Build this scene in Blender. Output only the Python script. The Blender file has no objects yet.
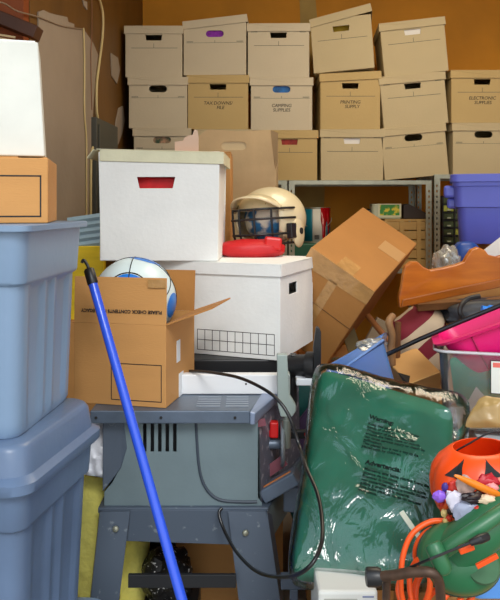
import bpy, bmesh, math, random
from mathutils import Vector, Matrix, noise
from mathutils.geometry import tessellate_polygon
random.seed(7)
sc = bpy.context.scene
COL = sc.collection
F = 700.0; HX, HY = 250.0, 205.0; EYE = 1.4
def P(px, py, Y): return Vector(((px-HX)*Y/F, Y, EYE-(py-HY)*Y/F))
def zz(py, Y): return EYE-(py-HY)*Y/F
def xx(px, Y): return (px-HX)*Y/F
R = math.radians
# ------------------------------------------------------------------ materials
def lin(c):
    c = c/255.0
    return c/12.92 if c <= 0.04045 else ((c+0.055)/1.055)**2.4
def rgb(c): return (lin(c[0]), lin(c[1]), lin(c[2]), 1)
MATS = {}
def mat(name, col, rough=.6, metal=0.0, var=0.0, vscale=6.0, bump=0.0, bscale=60.0, coat=0.0, col2=None, spec=.5, stretch=(1,1,1), detail=4.0, thr=None):
    if name in MATS: return MATS[name]
    m = bpy.data.materials.new(name); m.use_nodes = True
    nt = m.node_tree; b = nt.nodes['Principled BSDF']
    b.inputs['Base Color'].default_value = rgb(col); b.inputs['Roughness'].default_value = rough
    b.inputs['Metallic'].default_value = metal; b.inputs['Coat Weight'].default_value = coat
    b.inputs['Specular IOR Level'].default_value = spec
    tc = nt.nodes.new('ShaderNodeTexCoord'); mp = nt.nodes.new('ShaderNodeMapping')
    mp.inputs['Scale'].default_value = stretch
    nt.links.new(tc.outputs['Object'], mp.inputs['Vector'])
    if var > 0 or col2:
        n = nt.nodes.new('ShaderNodeTexNoise'); n.inputs['Scale'].default_value = vscale; n.inputs['Detail'].default_value = detail
        nt.links.new(mp.outputs['Vector'], n.inputs['Vector'])
        r = nt.nodes.new('ShaderNodeValToRGB')
        a = rgb(col); c2 = rgb(col2) if col2 else tuple(max(0, x*(1-var)) for x in a[:3])+(1,)
        lo, hi = thr if thr else (.32, .68)
        r.color_ramp.elements[0].position = lo; r.color_ramp.elements[0].color = c2
        r.color_ramp.elements[1].position = hi; r.color_ramp.elements[1].color = a
        nt.links.new(n.outputs['Fac'], r.inputs['Fac']); nt.links.new(r.outputs['Color'], b.inputs['Base Color'])
    if bump > 0:
        n2 = nt.nodes.new('ShaderNodeTexNoise'); n2.inputs['Scale'].default_value = bscale; n2.inputs['Detail'].default_value = 3
        nt.links.new(mp.outputs['Vector'], n2.inputs['Vector'])
        bp = nt.nodes.new('ShaderNodeBump'); bp.inputs['Strength'].default_value = bump; bp.inputs['Distance'].default_value = .01
        nt.links.new(n2.outputs['Fac'], bp.inputs['Height']); nt.links.new(bp.outputs['Normal'], b.inputs['Normal'])
    MATS[name] = m; return m
def clear(name, tint=(255,255,255), base=.08, milk=.0, milkcol=(230,235,240), rough=.08, bump=.6, bscale=25, stretch=(1,1,1)):
    if name in MATS: return MATS[name]
    m = bpy.data.materials.new(name); m.use_nodes = True; nt = m.node_tree; nt.nodes.clear()
    out = nt.nodes.new('ShaderNodeOutputMaterial'); tr = nt.nodes.new('ShaderNodeBsdfTransparent'); tr.inputs[0].default_value = rgb(tint)
    gl = nt.nodes.new('ShaderNodeBsdfGlossy'); gl.inputs['Roughness'].default_value = rough; gl.inputs[0].default_value = (.95,.97,1,1)
    df = nt.nodes.new('ShaderNodeBsdfDiffuse'); df.inputs[0].default_value = rgb(milkcol)
    lw = nt.nodes.new('ShaderNodeFresnel'); lw.inputs['IOR'].default_value = 1.5
    ad = nt.nodes.new('ShaderNodeMath'); ad.operation = 'ADD'; ad.inputs[1].default_value = base; ad.use_clamp = True
    m1 = nt.nodes.new('ShaderNodeMixShader'); m2 = nt.nodes.new('ShaderNodeMixShader'); m1.inputs[0].default_value = milk
    nt.links.new(tr.outputs[0], m1.inputs[1]); nt.links.new(df.outputs[0], m1.inputs[2])
    nt.links.new(lw.outputs[0], ad.inputs[0]); nt.links.new(ad.outputs[0], m2.inputs[0])
    nt.links.new(m1.outputs[0], m2.inputs[1]); nt.links.new(gl.outputs[0], m2.inputs[2]); nt.links.new(m2.outputs[0], out.inputs[0])
    if bump > 0:
        tc = nt.nodes.new('ShaderNodeTexCoord'); mp = nt.nodes.new('ShaderNodeMapping'); mp.inputs['Scale'].default_value = stretch
        n = nt.nodes.new('ShaderNodeTexNoise'); n.inputs['Scale'].default_value = bscale; n.inputs['Detail'].default_value = 4; n.inputs['Distortion'].default_value = 1.2
        bp = nt.nodes.new('ShaderNodeBump'); bp.inputs['Strength'].default_value = bump; bp.inputs['Distance'].default_value = .02
        nt.links.new(tc.outputs['Object'], mp.inputs['Vector']); nt.links.new(mp.outputs['Vector'], n.inputs['Vector'])
        nt.links.new(n.outputs['Fac'], bp.inputs['Height'])
        nt.links.new(bp.outputs['Normal'], gl.inputs['Normal']); nt.links.new(bp.outputs['Normal'], lw.inputs['Normal'])
    MATS[name] = m; return m
def stripes(name, cols, scale, distort=2.0, rot=(0,0,0), rough=.8):
    m = bpy.data.materials.new(name); m.use_nodes = True; nt = m.node_tree; b = nt.nodes['Principled BSDF']; b.inputs['Roughness'].default_value = rough
    tc = nt.nodes.new('ShaderNodeTexCoord'); mp = nt.nodes.new('ShaderNodeMapping'); mp.inputs['Rotation'].default_value = rot
    w = nt.nodes.new('ShaderNodeTexWave'); w.inputs['Scale'].default_value = scale; w.inputs['Distortion'].default_value = distort; w.inputs['Detail'].default_value = 0.5
    r = nt.nodes.new('ShaderNodeValToRGB'); r.color_ramp.interpolation = 'CONSTANT'
    r.color_ramp.elements[0].color = rgb(cols[0]); r.color_ramp.elements[1].color = rgb(cols[1]); r.color_ramp.elements[1].position = .5
    nt.links.new(tc.outputs['Object'], mp.inputs['Vector']); nt.links.new(mp.outputs['Vector'], w.inputs['Vector'])
    nt.links.new(w.outputs['Fac'], r.inputs['Fac']); nt.links.new(r.outputs['Color'], b.inputs['Base Color'])
    return m

BOXW = mat('pale box board', (208,196,170), .85, var=.06, vscale=5, bump=.08, bscale=90)
BOXG = mat('beige box board', (200,184,146), .85, var=.06, vscale=5, bump=.08, bscale=90)
BOXT = mat('tan box board', (198,172,118), .85, var=.07, vscale=5, bump=.08, bscale=90)
WHT = mat('white box board', (236,238,236), .8, var=.06, vscale=9, bump=.1, bscale=70)
LIDY = mat('yellowed white board', (222,220,190), .8, var=.12, vscale=12, bump=.1, bscale=70)
BRN = mat('kraft cardboard', (205,150,88), .85, var=.09, vscale=4, bump=.1, bscale=80, stretch=(1,1,4))
BRND = mat('darker kraft cardboard', (176,122,62), .8, var=.12, vscale=5, bump=.12, bscale=50)
TAPE = mat('clear packing tape', (196,150,92), .18, var=.2, vscale=20, bump=.5, bscale=30, coat=.6)
TAPEG = mat('brown paper tape', (188,146,96), .45)
INK = mat('black ink', (30,30,32), .7)
INKG = mat('grey green ink', (82,92,84), .8)
DARK = mat('dark interior', (28,24,22), .9)
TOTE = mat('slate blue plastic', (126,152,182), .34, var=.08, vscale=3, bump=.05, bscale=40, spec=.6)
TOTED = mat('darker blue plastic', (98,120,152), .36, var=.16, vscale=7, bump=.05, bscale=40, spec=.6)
SAWG = mat('grey green painted plastic', (116,134,140), .5, var=.12, vscale=8, bump=.04, bscale=90)
SAWB = mat('blue grey cast metal', (98,112,130), .38, metal=.25, var=.2, vscale=14, bump=.05, bscale=120)
SAWL = mat('dark blue grey steel', (84,96,112), .45, metal=.2, vscale=34, col2=(128,138,146), thr=(.30,.36), detail=8)
STEEL = mat('galvanised steel', (176,178,160), .42, metal=.7, var=.2, vscale=20)
BLK = mat('black plastic', (26,27,30), .38, spec=.5)
BLKR = mat('black rubber cable', (22,22,24), .3, spec=.6)
RED = mat('red plastic', (205,24,26), .35)
BLUEP = mat('bright blue pole paint', (46,88,224), .25, coat=.4)
GREEN = mat('bottle green cloth', (0,110,84), .65, var=.3, vscale=9)
WOOD = mat('stained maple', (196,112,26), .32, var=.32, vscale=5, stretch=(1,1,6), coat=.3, col2=(158,80,12))
WOODP = mat('plain raw wood', (196,160,98), .6, var=.2, vscale=6, stretch=(1,1,5))

# ------------------------------------------------------------------ mesh builder
class MB:
    def __init__(s): s.v = []; s.f = []
    def add(s, vs, fs, M=None):
        b = len(s.v)
        for v in vs:
            v = Vector(v); s.v.append(tuple(M @ v if M else v))
        for f in fs: s.f.append(tuple(b+i for i in f))
        return s
    def box(s, x0, x1, y0, y1, z0, z1, M=None):
        return s.add([(x0,y0,z0),(x1,y0,z0),(x1,y1,z0),(x0,y1,z0),(x0,y0,z1),(x1,y0,z1),(x1,y1,z1),(x0,y1,z1)],
                     [(0,3,2,1),(4,5,6,7),(0,1,5,4),(1,2,6,5),(2,3,7,6),(3,0,4,7)], M)
    def plate(s, outline, t, holes=(), y=0, M=None):
        loops = [list(outline)]+[list(h) for h in holes]
        flat = [p for l in loops for p in l]; n = len(flat)
        tris = tessellate_polygon([[Vector((p[0], p[1], 0)) for p in l] for l in loops])
        vs = [(p[0], y, p[1]) for p in flat]+[(p[0], y+t, p[1]) for p in flat]
        fs = [tuple(a) for a in tris]+[tuple(i+n for i in reversed(a)) for a in tris]
        o = 0
        for l in loops:
            k = len(l)
            for i in range(k):
                a, b = o+i, o+(i+1) % k
                fs.append((a, b, b+n, a+n))
            o += k
        return s.add(vs, fs, M)
    def tube(s, pts, r, seg=8, closed=False, M=None, cap=True):
        pts = [Vector(p) for p in pts]; n = len(pts)
        rs = r if isinstance(r, (list, tuple)) else [r]*n
        vs = []; prev = None
        for i, p in enumerate(pts):
            if closed: t = pts[(i+1) % n]-pts[i-1]
            else: t = pts[min(i+1, n-1)]-pts[max(i-1, 0)]
            t.normalize()
            if prev is None:
                a = Vector((0,0,1)) if abs(t.z) < .9 else Vector((1,0,0))
                u = t.cross(a).normalized()
            else:
                u = prev-t*prev.dot(t)
                u = u.normalized() if u.length > 1e-6 else t.orthogonal().normalized()
            prev = u; w = t.cross(u)
            for k in range(seg):
                an = 2*math.pi*k/seg
                vs.append(p+(u*math.cos(an)+w*math.sin(an))*rs[i])
        fs = []
        for i in range(n if closed else n-1):
            j = (i+1) % n
            for k in range(seg):
                k2 = (k+1) % seg
                fs.append((i*seg+k, i*seg+k2, j*seg+k2, j*seg+k))
        if not closed and cap:
            fs.append(tuple(range(seg-1, -1, -1))); fs.append(tuple((n-1)*seg+k for k in range(seg)))
        return s.add(vs, fs, M)
    def lathe(s, prof, seg=32, M=None, ca=1, sb=1):
        rings = [[(r*math.cos(2*math.pi*k/seg)*ca, r*math.sin(2*math.pi*k/seg)*sb, z) for k in range(seg)] for r, z in prof]
        return s.loft(rings, M=M)
    def loft(s, rings, M=None, cap0=True, cap1=True):
        n = len(rings[0]); vs = [p for r in rings for p in r]; fs = []
        for i in range(len(rings)-1):
            for k in range(n):
                k2 = (k+1) % n
                fs.append((i*n+k, i*n+k2, (i+1)*n+k2, (i+1)*n+k))
        if cap0: fs.append(tuple(range(n-1, -1, -1)))
        if cap1: fs.append(tuple((len(rings)-1)*n+k for k in range(n)))
        return s.add(vs, fs, M)
def obj(name, mb, m, parent=None, bevel=0, smooth=False, sub=0, label=None, recalc=True):
    me = bpy.data.meshes.new(name); me.from_pydata(mb.v, [], mb.f)
    bm = bmesh.new(); bm.from_mesh(me)
    bmesh.ops.remove_doubles(bm, verts=bm.verts, dist=1e-6)
    if recalc: bmesh.ops.recalc_face_normals(bm, faces=bm.faces)
    bm.to_mesh(me); bm.free()
    o = bpy.data.objects.new(name, me); COL.objects.link(o)
    me.materials.append(m)
    if parent: o.parent = parent
    if smooth:
        for p in me.polygons: p.use_smooth = True
        try: me.set_sharp_from_angle(angle=R(40))
        except Exception: pass
    if bevel:
        b = o.modifiers.new('bevel', 'BEVEL'); b.width = bevel; b.segments = 2; b.limit_method = 'ANGLE'; b.angle_limit = R(35)
    if sub:
        b = o.modifiers.new('sub', 'SUBSURF'); b.levels = sub; b.render_levels = sub
    if label: o['label'] = label
    return o
def T(name, label, cat, loc=(0,0,0), rot=(0,0,0), group=None):
    o = bpy.data.objects.new(name, None); COL.objects.link(o); o.location = loc; o.rotation_euler = rot; o.empty_display_size = .05
    o['label'] = label; o['category'] = cat
    if group: o['group'] = group
    return o
def tag(o, label, cat, group=None, kind=None):
    o['label'] = label; o['category'] = cat
    if group: o['group'] = group
    if kind: o['kind'] = kind
    return o
def struct(name, mb, m, **k):
    o = obj(name, mb, m, **k); o['kind'] = 'structure'; return o
def rrect(w, d, r, z, n=5, cx=0, cy=0):
    pts = []
    for sx, sy, a0 in ((1,1,0), (-1,1,90), (-1,-1,180), (1,-1,270)):
        for k in range(n+1):
            a = R(a0+90*k/n)
            pts.append((cx+sx*(w/2-r)+r*math.cos(a), cy+sy*(d/2-r)+r*math.sin(a), z))
    return pts
def slot(cx, cz, w, h, n=5):
    pts = []; r = h/2
    for k in range(n+1): a = R(-90+180*k/n); pts.append((cx+w/2-r+r*math.cos(a), cz+r*math.sin(a)))
    for k in range(n+1): a = R(90+180*k/n); pts.append((cx-w/2+r+r*math.cos(a), cz+r*math.sin(a)))
    return pts
def text(s, size, m, parent, M, name='printed_text', align='CENTER', shear=0, space=1.0, line=1.0, bold=0.0):
    c = bpy.data.curves.new('t', 'FONT'); c.body = s; c.size = size; c.align_x = align; c.extrude = .0003; c.shear = shear; c.space_character = space; c.space_line = line
    c.resolution_u = 2; c.offset = bold
    o = bpy.data.objects.new('t', c); COL.objects.link(o)
    dg = bpy.context.evaluated_depsgraph_get()
    me = bpy.data.meshes.new_from_object(o.evaluated_get(dg)); bpy.data.objects.remove(o); bpy.data.curves.remove(c)
    me.transform(M); me.materials.clear(); me.materials.append(m)
    q = bpy.data.objects.new(name, me); COL.objects.link(q)
    if parent: q.parent = parent
    return q
def front(x, y, z, rx=90, ry=0): return Matrix.Translation((x,y,z)) @ Matrix.Rotation(R(ry), 4, 'Y') @ Matrix.Rotation(R(rx), 4, 'X')
def pillow(corners, t, nx=24, nz=24, ex=6, amp=.0, freq=8, seed=0, amp2=0, flat=False):
    """soft slab over four corners TL,TR,BR,BL"""
    TL, TR, BR, BL = [Vector(c) for c in corners]
    nrm = (TR-TL).cross(BL-TL).normalized()
    mb = MB(); g = {}
    for side in (0, 1):
        for i in range(nx+1):
            for j in range(nz+1):
                u = -1+2*i/nx; v = -1+2*j/nz
                uu = math.copysign(abs(u)**.85, u); vv = math.copysign(abs(v)**.85, v)
                a, b = (uu+1)/2, (vv+1)/2
                # rounded corners
                cr = 1-.035*(abs(u)**8)*(abs(v)**8)*2
                p = TL*(1-a)*(1-b)+TR*a*(1-b)+BR*a*b+BL*(1-a)*b
                c = (TL+TR+BR+BL)/4; p = c+(p-c)*cr
                h = max(0, (1-abs(u)**ex)*(1-abs(v)**ex))**.5
                q = Vector((p.x*freq+seed, p.y*freq+side*3.7, p.z*freq))
                h2 = t/2*h + amp*noise.noise(q)*min(1, h*1.5)+amp2*noise.noise(q*3.1)*min(1, h*1.5)
                p = p + nrm*(h2 if side else -h2)
                if 0 < i < nx and 0 < j < nz or True:
                    p = p + Vector((noise.noise(q+Vector((9,0,0))), 0, noise.noise(q+Vector((0,9,0)))))*amp*.5
                if (i in (0, nx) or j in (0, nz)) and side == 1:
                    g[(1,i,j)] = g[(0,i,j)]; continue
                g[(side,i,j)] = len(mb.v); mb.v.append(tuple(p))
    for side in (0, 1):
        for i in range(nx):
            for j in range(nz):
                f = (g[(side,i,j)], g[(side,i+1,j)], g[(side,i+1,j+1)], g[(side,i,j+1)])
                mb.f.append(f if side == 0 else tuple(reversed(f)))
    return mb
def blob(size, c=(0,0,0), seg=32, ring=20, e=1.0, amp=.1, freq=3, seed=0, amp2=0, M=None, mb=None):
    mb = mb or MB(); rings = []
    def s(x): return math.copysign(abs(x)**e, x)
    for i in range(1, ring):
        th = math.pi*i/ring-math.pi/2; row = []
        for k in range(seg):
            ph = 2*math.pi*k/seg
            d = Vector((s(math.cos(th))*s(math.cos(ph)), s(math.cos(th))*s(math.sin(ph)), s(math.sin(th))))
            n = 1+amp*noise.noise(d*freq+Vector((seed,)*3))+amp2*noise.noise(d*freq*3+Vector((seed+5,)*3))
            row.append((c[0]+d.x*size[0]*n, c[1]+d.y*size[1]*n, c[2]+d.z*size[2]*n))
        rings.append(row)
    return mb.loft(rings, M=M)
def spline(pts, n=12, closed=False):
    P_ = [Vector(p) for p in pts]; out = []; m = len(P_)
    for i in range(m if closed else m-1):
        if closed: a, b, c, d = P_[i-1], P_[i], P_[(i+1) % m], P_[(i+2) % m]
        else: a, b, c, d = P_[max(i-1,0)], P_[i], P_[i+1], P_[min(i+2,m-1)]
        for k in range(n):
            t = k/n
            out.append(.5*((2*b)+(c-a)*t+(2*a-5*b+4*c-d)*t*t+(3*b-a-3*c+d)*t**3))
    if not closed: out.append(P_[-1])
    return out

# ================================================================== SETTING
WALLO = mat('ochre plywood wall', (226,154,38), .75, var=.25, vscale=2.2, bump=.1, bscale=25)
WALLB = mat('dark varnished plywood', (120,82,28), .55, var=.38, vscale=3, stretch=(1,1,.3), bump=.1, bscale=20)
PLAST = mat('grey plaster skim', (166,152,136), .85, var=.14, vscale=3, bump=.15, bscale=30)
CONC = mat('garage concrete', (150,146,138), .85, var=.2, vscale=3, bump=.2, bscale=40)
CEIL = mat('ceiling board', (196,184,160), .9, var=.08)
struct('floor', MB().box(-4, 5, -5, 4.6, -.1, 0), CONC)
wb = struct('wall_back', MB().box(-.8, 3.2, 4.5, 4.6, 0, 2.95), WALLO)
sk = MB().plate([(.30,1.0),(.46,1.0),(.48,1.5),(.43,1.9),(.45,2.4),(.40,2.95),(.31,2.95),(.33,2.4),(.27,1.7)], .003, y=4.497)
sk.plate([(.2,1.62),(.42,1.60),(.42,1.68),(.25,1.7)], .003, y=4.496)
obj('plaster_smear', sk, mat('pale plaster smear', (196,166,96), .85, var=.2, vscale=6), wb, label='pale plaster smear running down the ochre wall')
# left wall, slightly out of square, from the back corner to the jog
WL0, WL1 = Vector((-.69,4.5,0)), Vector((-.786,2.5,0))
wdir = (WL1-WL0).normalized(); wang = math.atan2(wdir.y, wdir.x)
def wl(Y): return WL0.x+(WL1.x-WL0.x)*(4.5-Y)/2.0
m = MB().add([(WL0.x,4.5,0),(WL1.x,2.5,0),(-1.0,2.5,0),(-1.0,4.5,0),(WL0.x,4.5,2.95),(WL1.x,2.5,2.95),(-1.0,2.5,2.95),(-1.0,4.5,2.95)],
             [(0,3,2,1),(4,5,6,7),(0,1,5,4),(1,2,6,5),(2,3,7,6),(3,0,4,7)])
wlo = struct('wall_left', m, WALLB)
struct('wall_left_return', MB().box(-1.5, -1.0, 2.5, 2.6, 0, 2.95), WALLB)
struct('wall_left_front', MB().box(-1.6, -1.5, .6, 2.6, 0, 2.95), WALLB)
struct('wall_right', MB().box(3.2, 3.3, .6, 4.6, 0, 2.95), WALLO)
struct('ceiling', MB().box(-1.6, 3.3, .9, 4.6, 2.95, 3.05), CEIL)
def wallpt(px, py):  # a point of the left wall seen at that pixel
    k = (px-HX)/F; s = (WL1.x-WL0.x)/2.0
    Y = (WL0.x+s*4.5)/(k+s)
    return Vector((k*Y+.003, Y, EYE-(py-HY)*Y/F))
def wallpoly(name, pts, m, t, lab):
    v = [wallpt(*p) for p in pts]; n = len(v); mb = MB()
    tris = tessellate_polygon([[Vector((p.y, p.z, 0)) for p in v]])
    mb.add([p+Vector((t,0,0)) for p in v]+[p-Vector((.002,0,0)) for p in v], [tuple(a) for a in tris]+[tuple(i+n for i in a[::-1]) for a in tris]+[(i,(i+1)%n,(i+1)%n+n,i+n) for i in range(n)])
    return obj(name, mb, m, wlo, label=lab)
wallpoly('plaster_patch', [(37,12),(42,10),(48,13),(56,15),(66,17),(67,22),(73,24),(73,28),(83,30),(92,43),(97,55),(94,80),(92,110),(90,150),(88,260),(37,260)], PLAST, .003, 'large grey plaster patch')
wallpoly('plaster_patch', [(110,53),(117,58),(119,70),(116,84),(111,76)], PLAST, .003, 'small grey plaster patch')
wallpoly('plaster_patch', [(118,108),(122,106),(124,120),(121,134),(117,145),(114,138),(115,122)], PLAST, .003, 'small grey plaster patch by the boxes')
wallpoly('plaster_patch', [(82,0),(86,2),(86,10),(83,6)], PLAST, .003, 'small grey plaster fleck')
# header beam, sill and slats left of the wall end
m = MB().box(-1.0, -.79, 2.44, 2.5, 1.0, 2.95)
struct('trim_1', m, mat('orange brown stud', (150,72,20), .6, var=.2))
M0 = Matrix.Translation(P(4, 20, 2.38)) @ Matrix.Rotation(R(22), 4, 'Y')
t = obj('wooden_beam', MB().box(-.5, .125, -.03, .04, -.022, .022, M0), mat('dark red brown beam', (84,44,20), .5, var=.3, vscale=8), bevel=.003)
t.name = 'trim_2'; t['kind'] = 'structure'
m = MB().box(-.4, .055, 0, .02, -.12, .0)
t = struct('trim_3', m, mat('cream panel', (226,208,170), .6)); t.location = P(10, 45, 2.36)
for k in range(3): obj('slat', MB().box(-.4, .055-.02*k, -.006, .0, .012*k, .012*k+.007, Matrix.Rotation(R(9),4,'Y')), mat('cream slat', (212,186,140), .6), t)
# wires on the left wall
CW = mat('cream cable', (214,196,142), .5)
def wire(name, pts, r, lab, m=CW):
    v = [wallpt(*p)+Vector((r+.004,0,0)) for p in pts]
    o = obj(name, MB().tube(spline(v, 8), r, 8), m, smooth=True); tag(o, lab, 'wire'); return o
wire('wall_cable', [(95,-6),(100,12),(100,35),(97,60),(94,85),(94,110),(96,125),(93,140),(89,152),(88,175),(88,250)], .006, 'thick cream cable hanging down the left wall beside grey plaster patch')
wire('wall_wire', [(-20,0),(0,3),(14,11),(36,17),(60,26),(80,29)], .0028, 'thin grey wire sagging across the top of the left wall', mat('grey wire', (150,130,110), .5))
wire('hanging_string', [(81,28),(82,60),(82,110),(84,140),(84,175),(84,250)], .004, 'thin straight cream cord running down the grey plaster patch')
wire('wall_lead', [(90,-6),(90,30),(89,60),(90,110)], .002, 'hair-thin brown lead running down beside the thick cream cable', mat('brown wire', (140,96,66), .5))
# breaker box
pa, pb = wallpt(90,127), wallpt(112,127)
t = T('breaker_panel', 'dark grey metal electrical panel mounted on left wall behind white box', 'electrical panel', (wl(pb.y)+.001, pb.y, zz(127, pb.y)-.5), (0,0,math.atan2(-(WL1.x-WL0.x), 2.0)))
PG = mat('dark grey enamel', (78,80,74), .5, var=.1)
L = pb.y-pa.y
t.rotation_euler = (0,0,wang+R(90))
obj('panel_case', MB().box(0.004, .03, -L, 0, 0, .5), PG, t, bevel=.003)
d = obj('panel_door', MB().box(.0305, .036, -L+.03, -.03, .03, .47), PG, t, bevel=.002)
obj('latch', MB().box(.036, .042, -L*.5, -L*.5+.02, .25, .29), STEEL, d)

# ================================================================== SHELVING
SZ1, SZ2 = zz(180.5, 3.87), zz(174.5, 3.87)
def shelving(x0, x1, ztop, lab, levels):
    t = T('shelving_unit', lab, 'shelving', (x0, 3.86, 0), group='steel shelving units along back wall')
    w = x1-x0; D = .42
    holes = [[(.012,z),(.020,z),(.020,z+.013),(.012,z+.013)] for z in [0.03+.03*i for i in range(int((ztop-.06)/.03))]]
    for sx in (0, 1):
        for sy in (0, 1):
            m = MB()
            Mx = Matrix.Translation((0 if sx == 0 else w, 0 if sy == 0 else D, 0)) @ Matrix.Diagonal((1 if sx == 0 else -1, 1 if sy == 0 else -1, 1, 1))
            m.plate([(0,0),(.034,0),(.034,ztop-.002),(0,ztop-.002)], .002, holes=holes, M=Mx)
            m.box(0, .002, 0, .034, 0, ztop-.002, Mx)
            obj('post', m, STEEL, t)
    for z in levels+[ztop]:
        m = MB(); m.box(.001, w-.001, .003, D-.003, z-.004, z)
        m.box(.003, w-.003, .003, .005, z-.022, z-.004); m.box(.003, w-.003, D-.005, D-.003, z-.022, z-.004)
        for k in range(4): m.box(.02, w-.02, .06+.09*k, .075+.09*k, z-.016, z-.004)
        obj('shelf', m, STEEL, t)
    return t
shelving(xx(148,3.86), xx(287.5,3.86), SZ1, 'left steel shelving unit, behind stacked white boxes and helmet', [.5, 1.0])
shelving(xx(288.5,3.86), xx(432,3.86), SZ1, 'middle steel shelving unit holding paint can and wooden crate', [.5, 1.045])
shelving(xx(434,3.86), xx(574,3.86), SZ2, 'right steel shelving unit, behind periwinkle blue tote', [.5, 1.045])

# ================================================================== FILE BOXES
def banker(px0, px1, hpx, zb, lab, m, Yf=3.87, roll=0, yaw=0, D=.38, handle='trap', style='line', txt=None, lidroll=0, lidup=0, group='file storage boxes stacked on the steel shelving', nolid=False, inner=None, innerlab=None, lidm=None, lidW=.007, lidH=.044, hz=None):
    Yc = Yf; X = xx((px0+px1)/2, Yc); W = (px1-px0)*Yc/F; H = hpx*Yc/F-.003
    t = T('file_box', lab, 'box', (X, Yc, zb), (0, R(-roll), R(yaw)), group)
    th = .004; hz = hz or H-lidH-.018; hw = .092 if handle == 'trap' else .1; hh = .03 if handle == 'trap' else .036
    hole = [(-hw/2+.004,hz-hh/2),(hw/2-.004,hz-hh/2),(hw/2,hz+hh/2),(-hw/2,hz+hh/2)] if handle == 'trap' else slot(0, hz, hw, hh)
    b = MB(); b.plate([(-W/2,0),(W/2,0),(W/2,H),(-W/2,H)], th, [hole])
    b.plate([(-W/2,0),(W/2,0),(W/2,H),(-W/2,H)], th, [hole], y=D-th)
    b.box(-W/2, -W/2+th, th, D-th, 0, H); b.box(W/2-th, W/2, th, D-th, 0, H); b.box(-W/2+th, W/2-th, th, D-th, 0, th)
    obj('box_body', b, m, t, bevel=.0012)
    if not nolid:
        l = MB(); e = lidW; Z = H+.003
        Ml = Matrix.Translation((0,0,lidup)) @ Matrix.Translation((-W/2,0,Z)) @ Matrix.Rotation(R(-lidroll),4,'Y') @ Matrix.Translation((W/2,0,-Z))
        l.box(-W/2-e, W/2+e, -e, D+e, Z-.003, Z, Ml)
        l.box(-W/2-e, W/2+e, -e, -e+.003, Z-lidH, Z-.003, Ml); l.box(-W/2-e, W/2+e, D+e-.003, D+e, Z-lidH, Z-.003, Ml)
        l.box(-W/2-e, -W/2-e+.003, -e+.003, D+e-.003, Z-lidH, Z-.003, Ml); l.box(W/2+e-.003, W/2+e, -e+.003, D+e-.003, Z-lidH, Z-.003, Ml)
        obj('lid', l, lidm or m, t, bevel=.0012)
    p = MB()
    if style in ('line', 'text2'):
        zl = hz-.058
        p.box(-W*.4, W*.42, -.0006, 0, zl, zl+.0022); p.box(-.001, .0012, -.0006, 0, zl, zl+.026)
    if style == 'text2':
        pass
    if style in ('ends', 'text2'):
        zl = hz-.05
        if style == 'ends': p.box(-W*.46, W*.46, -.0006, 0, zl, zl+.0014); p.box(-.001, .001, -.0006, 0, zl, zl+.014)
        for sx in (-1, 1):
            for k in range(2): p.box(sx*W*.40-.018, sx*W*.40+.018, -.0006, 0, hz-.046+k*.004+(.0 if style == 'ends' else .062), hz-.0445+k*.004+(.0 if style == 'ends' else .062))
    if style: obj('printed_lines', p, INKG, t)
    if txt: text(txt, .026, INK, t, front(.0, -.0008, hz-.098), 'handwriting', shear=.15, space=.95, line=.95)
    if inner:
        o = obj('packed_item', MB().box(-.07, .07, .008, .03, hz-.05, hz+.035), inner[0], bevel=.006)
        tag(o, inner[1], inner[2]); o.matrix_world = Matrix.Translation((X,Yc,zb)) @ Matrix.Rotation(R(yaw),4,'Z') @ Matrix.Rotation(R(-roll),4,'Y')
    return t, zb+H+.003
PURP = mat('purple fabric', (150,40,190), .7, var=.5, vscale=60); BLUF = mat('blue fabric', (20,110,190), .6, var=.5, vscale=40)
MIX = mat('mottled contents', (190,150,120), .7, vscale=40, col2=(50,80,60)); REDC = mat('red contents', (190,60,50), .7, var=.7, vscale=30); WP = mat('white papers', (232,230,226), .7)
S = SZ1+.001
# left stack
_, z = banker(134, 190, 52, S, 'lowest box of the leftmost stack on the shelf, colourful contents in its oval handle', BOXW, handle='slot', style='ends', inner=(MIX, 'green and pink cloth showing in the handle hole of lowest left shelf box', 'cloth'))
_, z = banker(129, 187, 51, z+.001, 'middle box of leftmost shelf stack, with dark oval handle hole', BOXW, handle='slot', style='ends')
banker(125.5, 182, 51, z+.001, 'top box of leftmost shelf stack, with dark straight-edged handle hole', BOXW)
# second stack
_, z = banker(196, 251, 51, S, 'box at the bottom of second shelf stack, hidden behind crumpled open box', BOXG)
_, z = banker(188, 248, 54, z+.001, 'yellowish box with two-line handwriting, below box with purple cloth in its handle', BOXT, txt="TAX DOWNS/\n    FILE")
banker(183.5, 246, 53, z+.001, 'top box of second shelf stack, purple cloth in handle and lid askew', BOXW, handle='slot', style='ends', lidroll=6, lidup=.004, yaw=-3, inner=(PURP, 'purple patterned cloth showing through oval handle of top shelf box', 'cloth'))
# third stack
_, z = banker(262, 317, 50, S, 'yellow-beige box partly behind crumpled open box, reddish contents in its handle', BOXT, inner=(REDC, 'reddish papers showing in handle hole beside crumpled open box', 'papers'))
_, z = banker(251, 312, 52.5, z+.001, 'box reading CAMPING SUPPLIES with blue cloth in its oval handle', BOXW, handle='slot', style='ends', txt="CAMPING\nSUPPLIES", inner=(BLUF, 'blue cloth showing through the handle of the camping supplies box', 'cloth'))
banker(248, 309, 54, z+.001, 'top box of third shelf stack, right of the box with purple cloth', BOXW, style='text2', yaw=-1)
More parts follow.
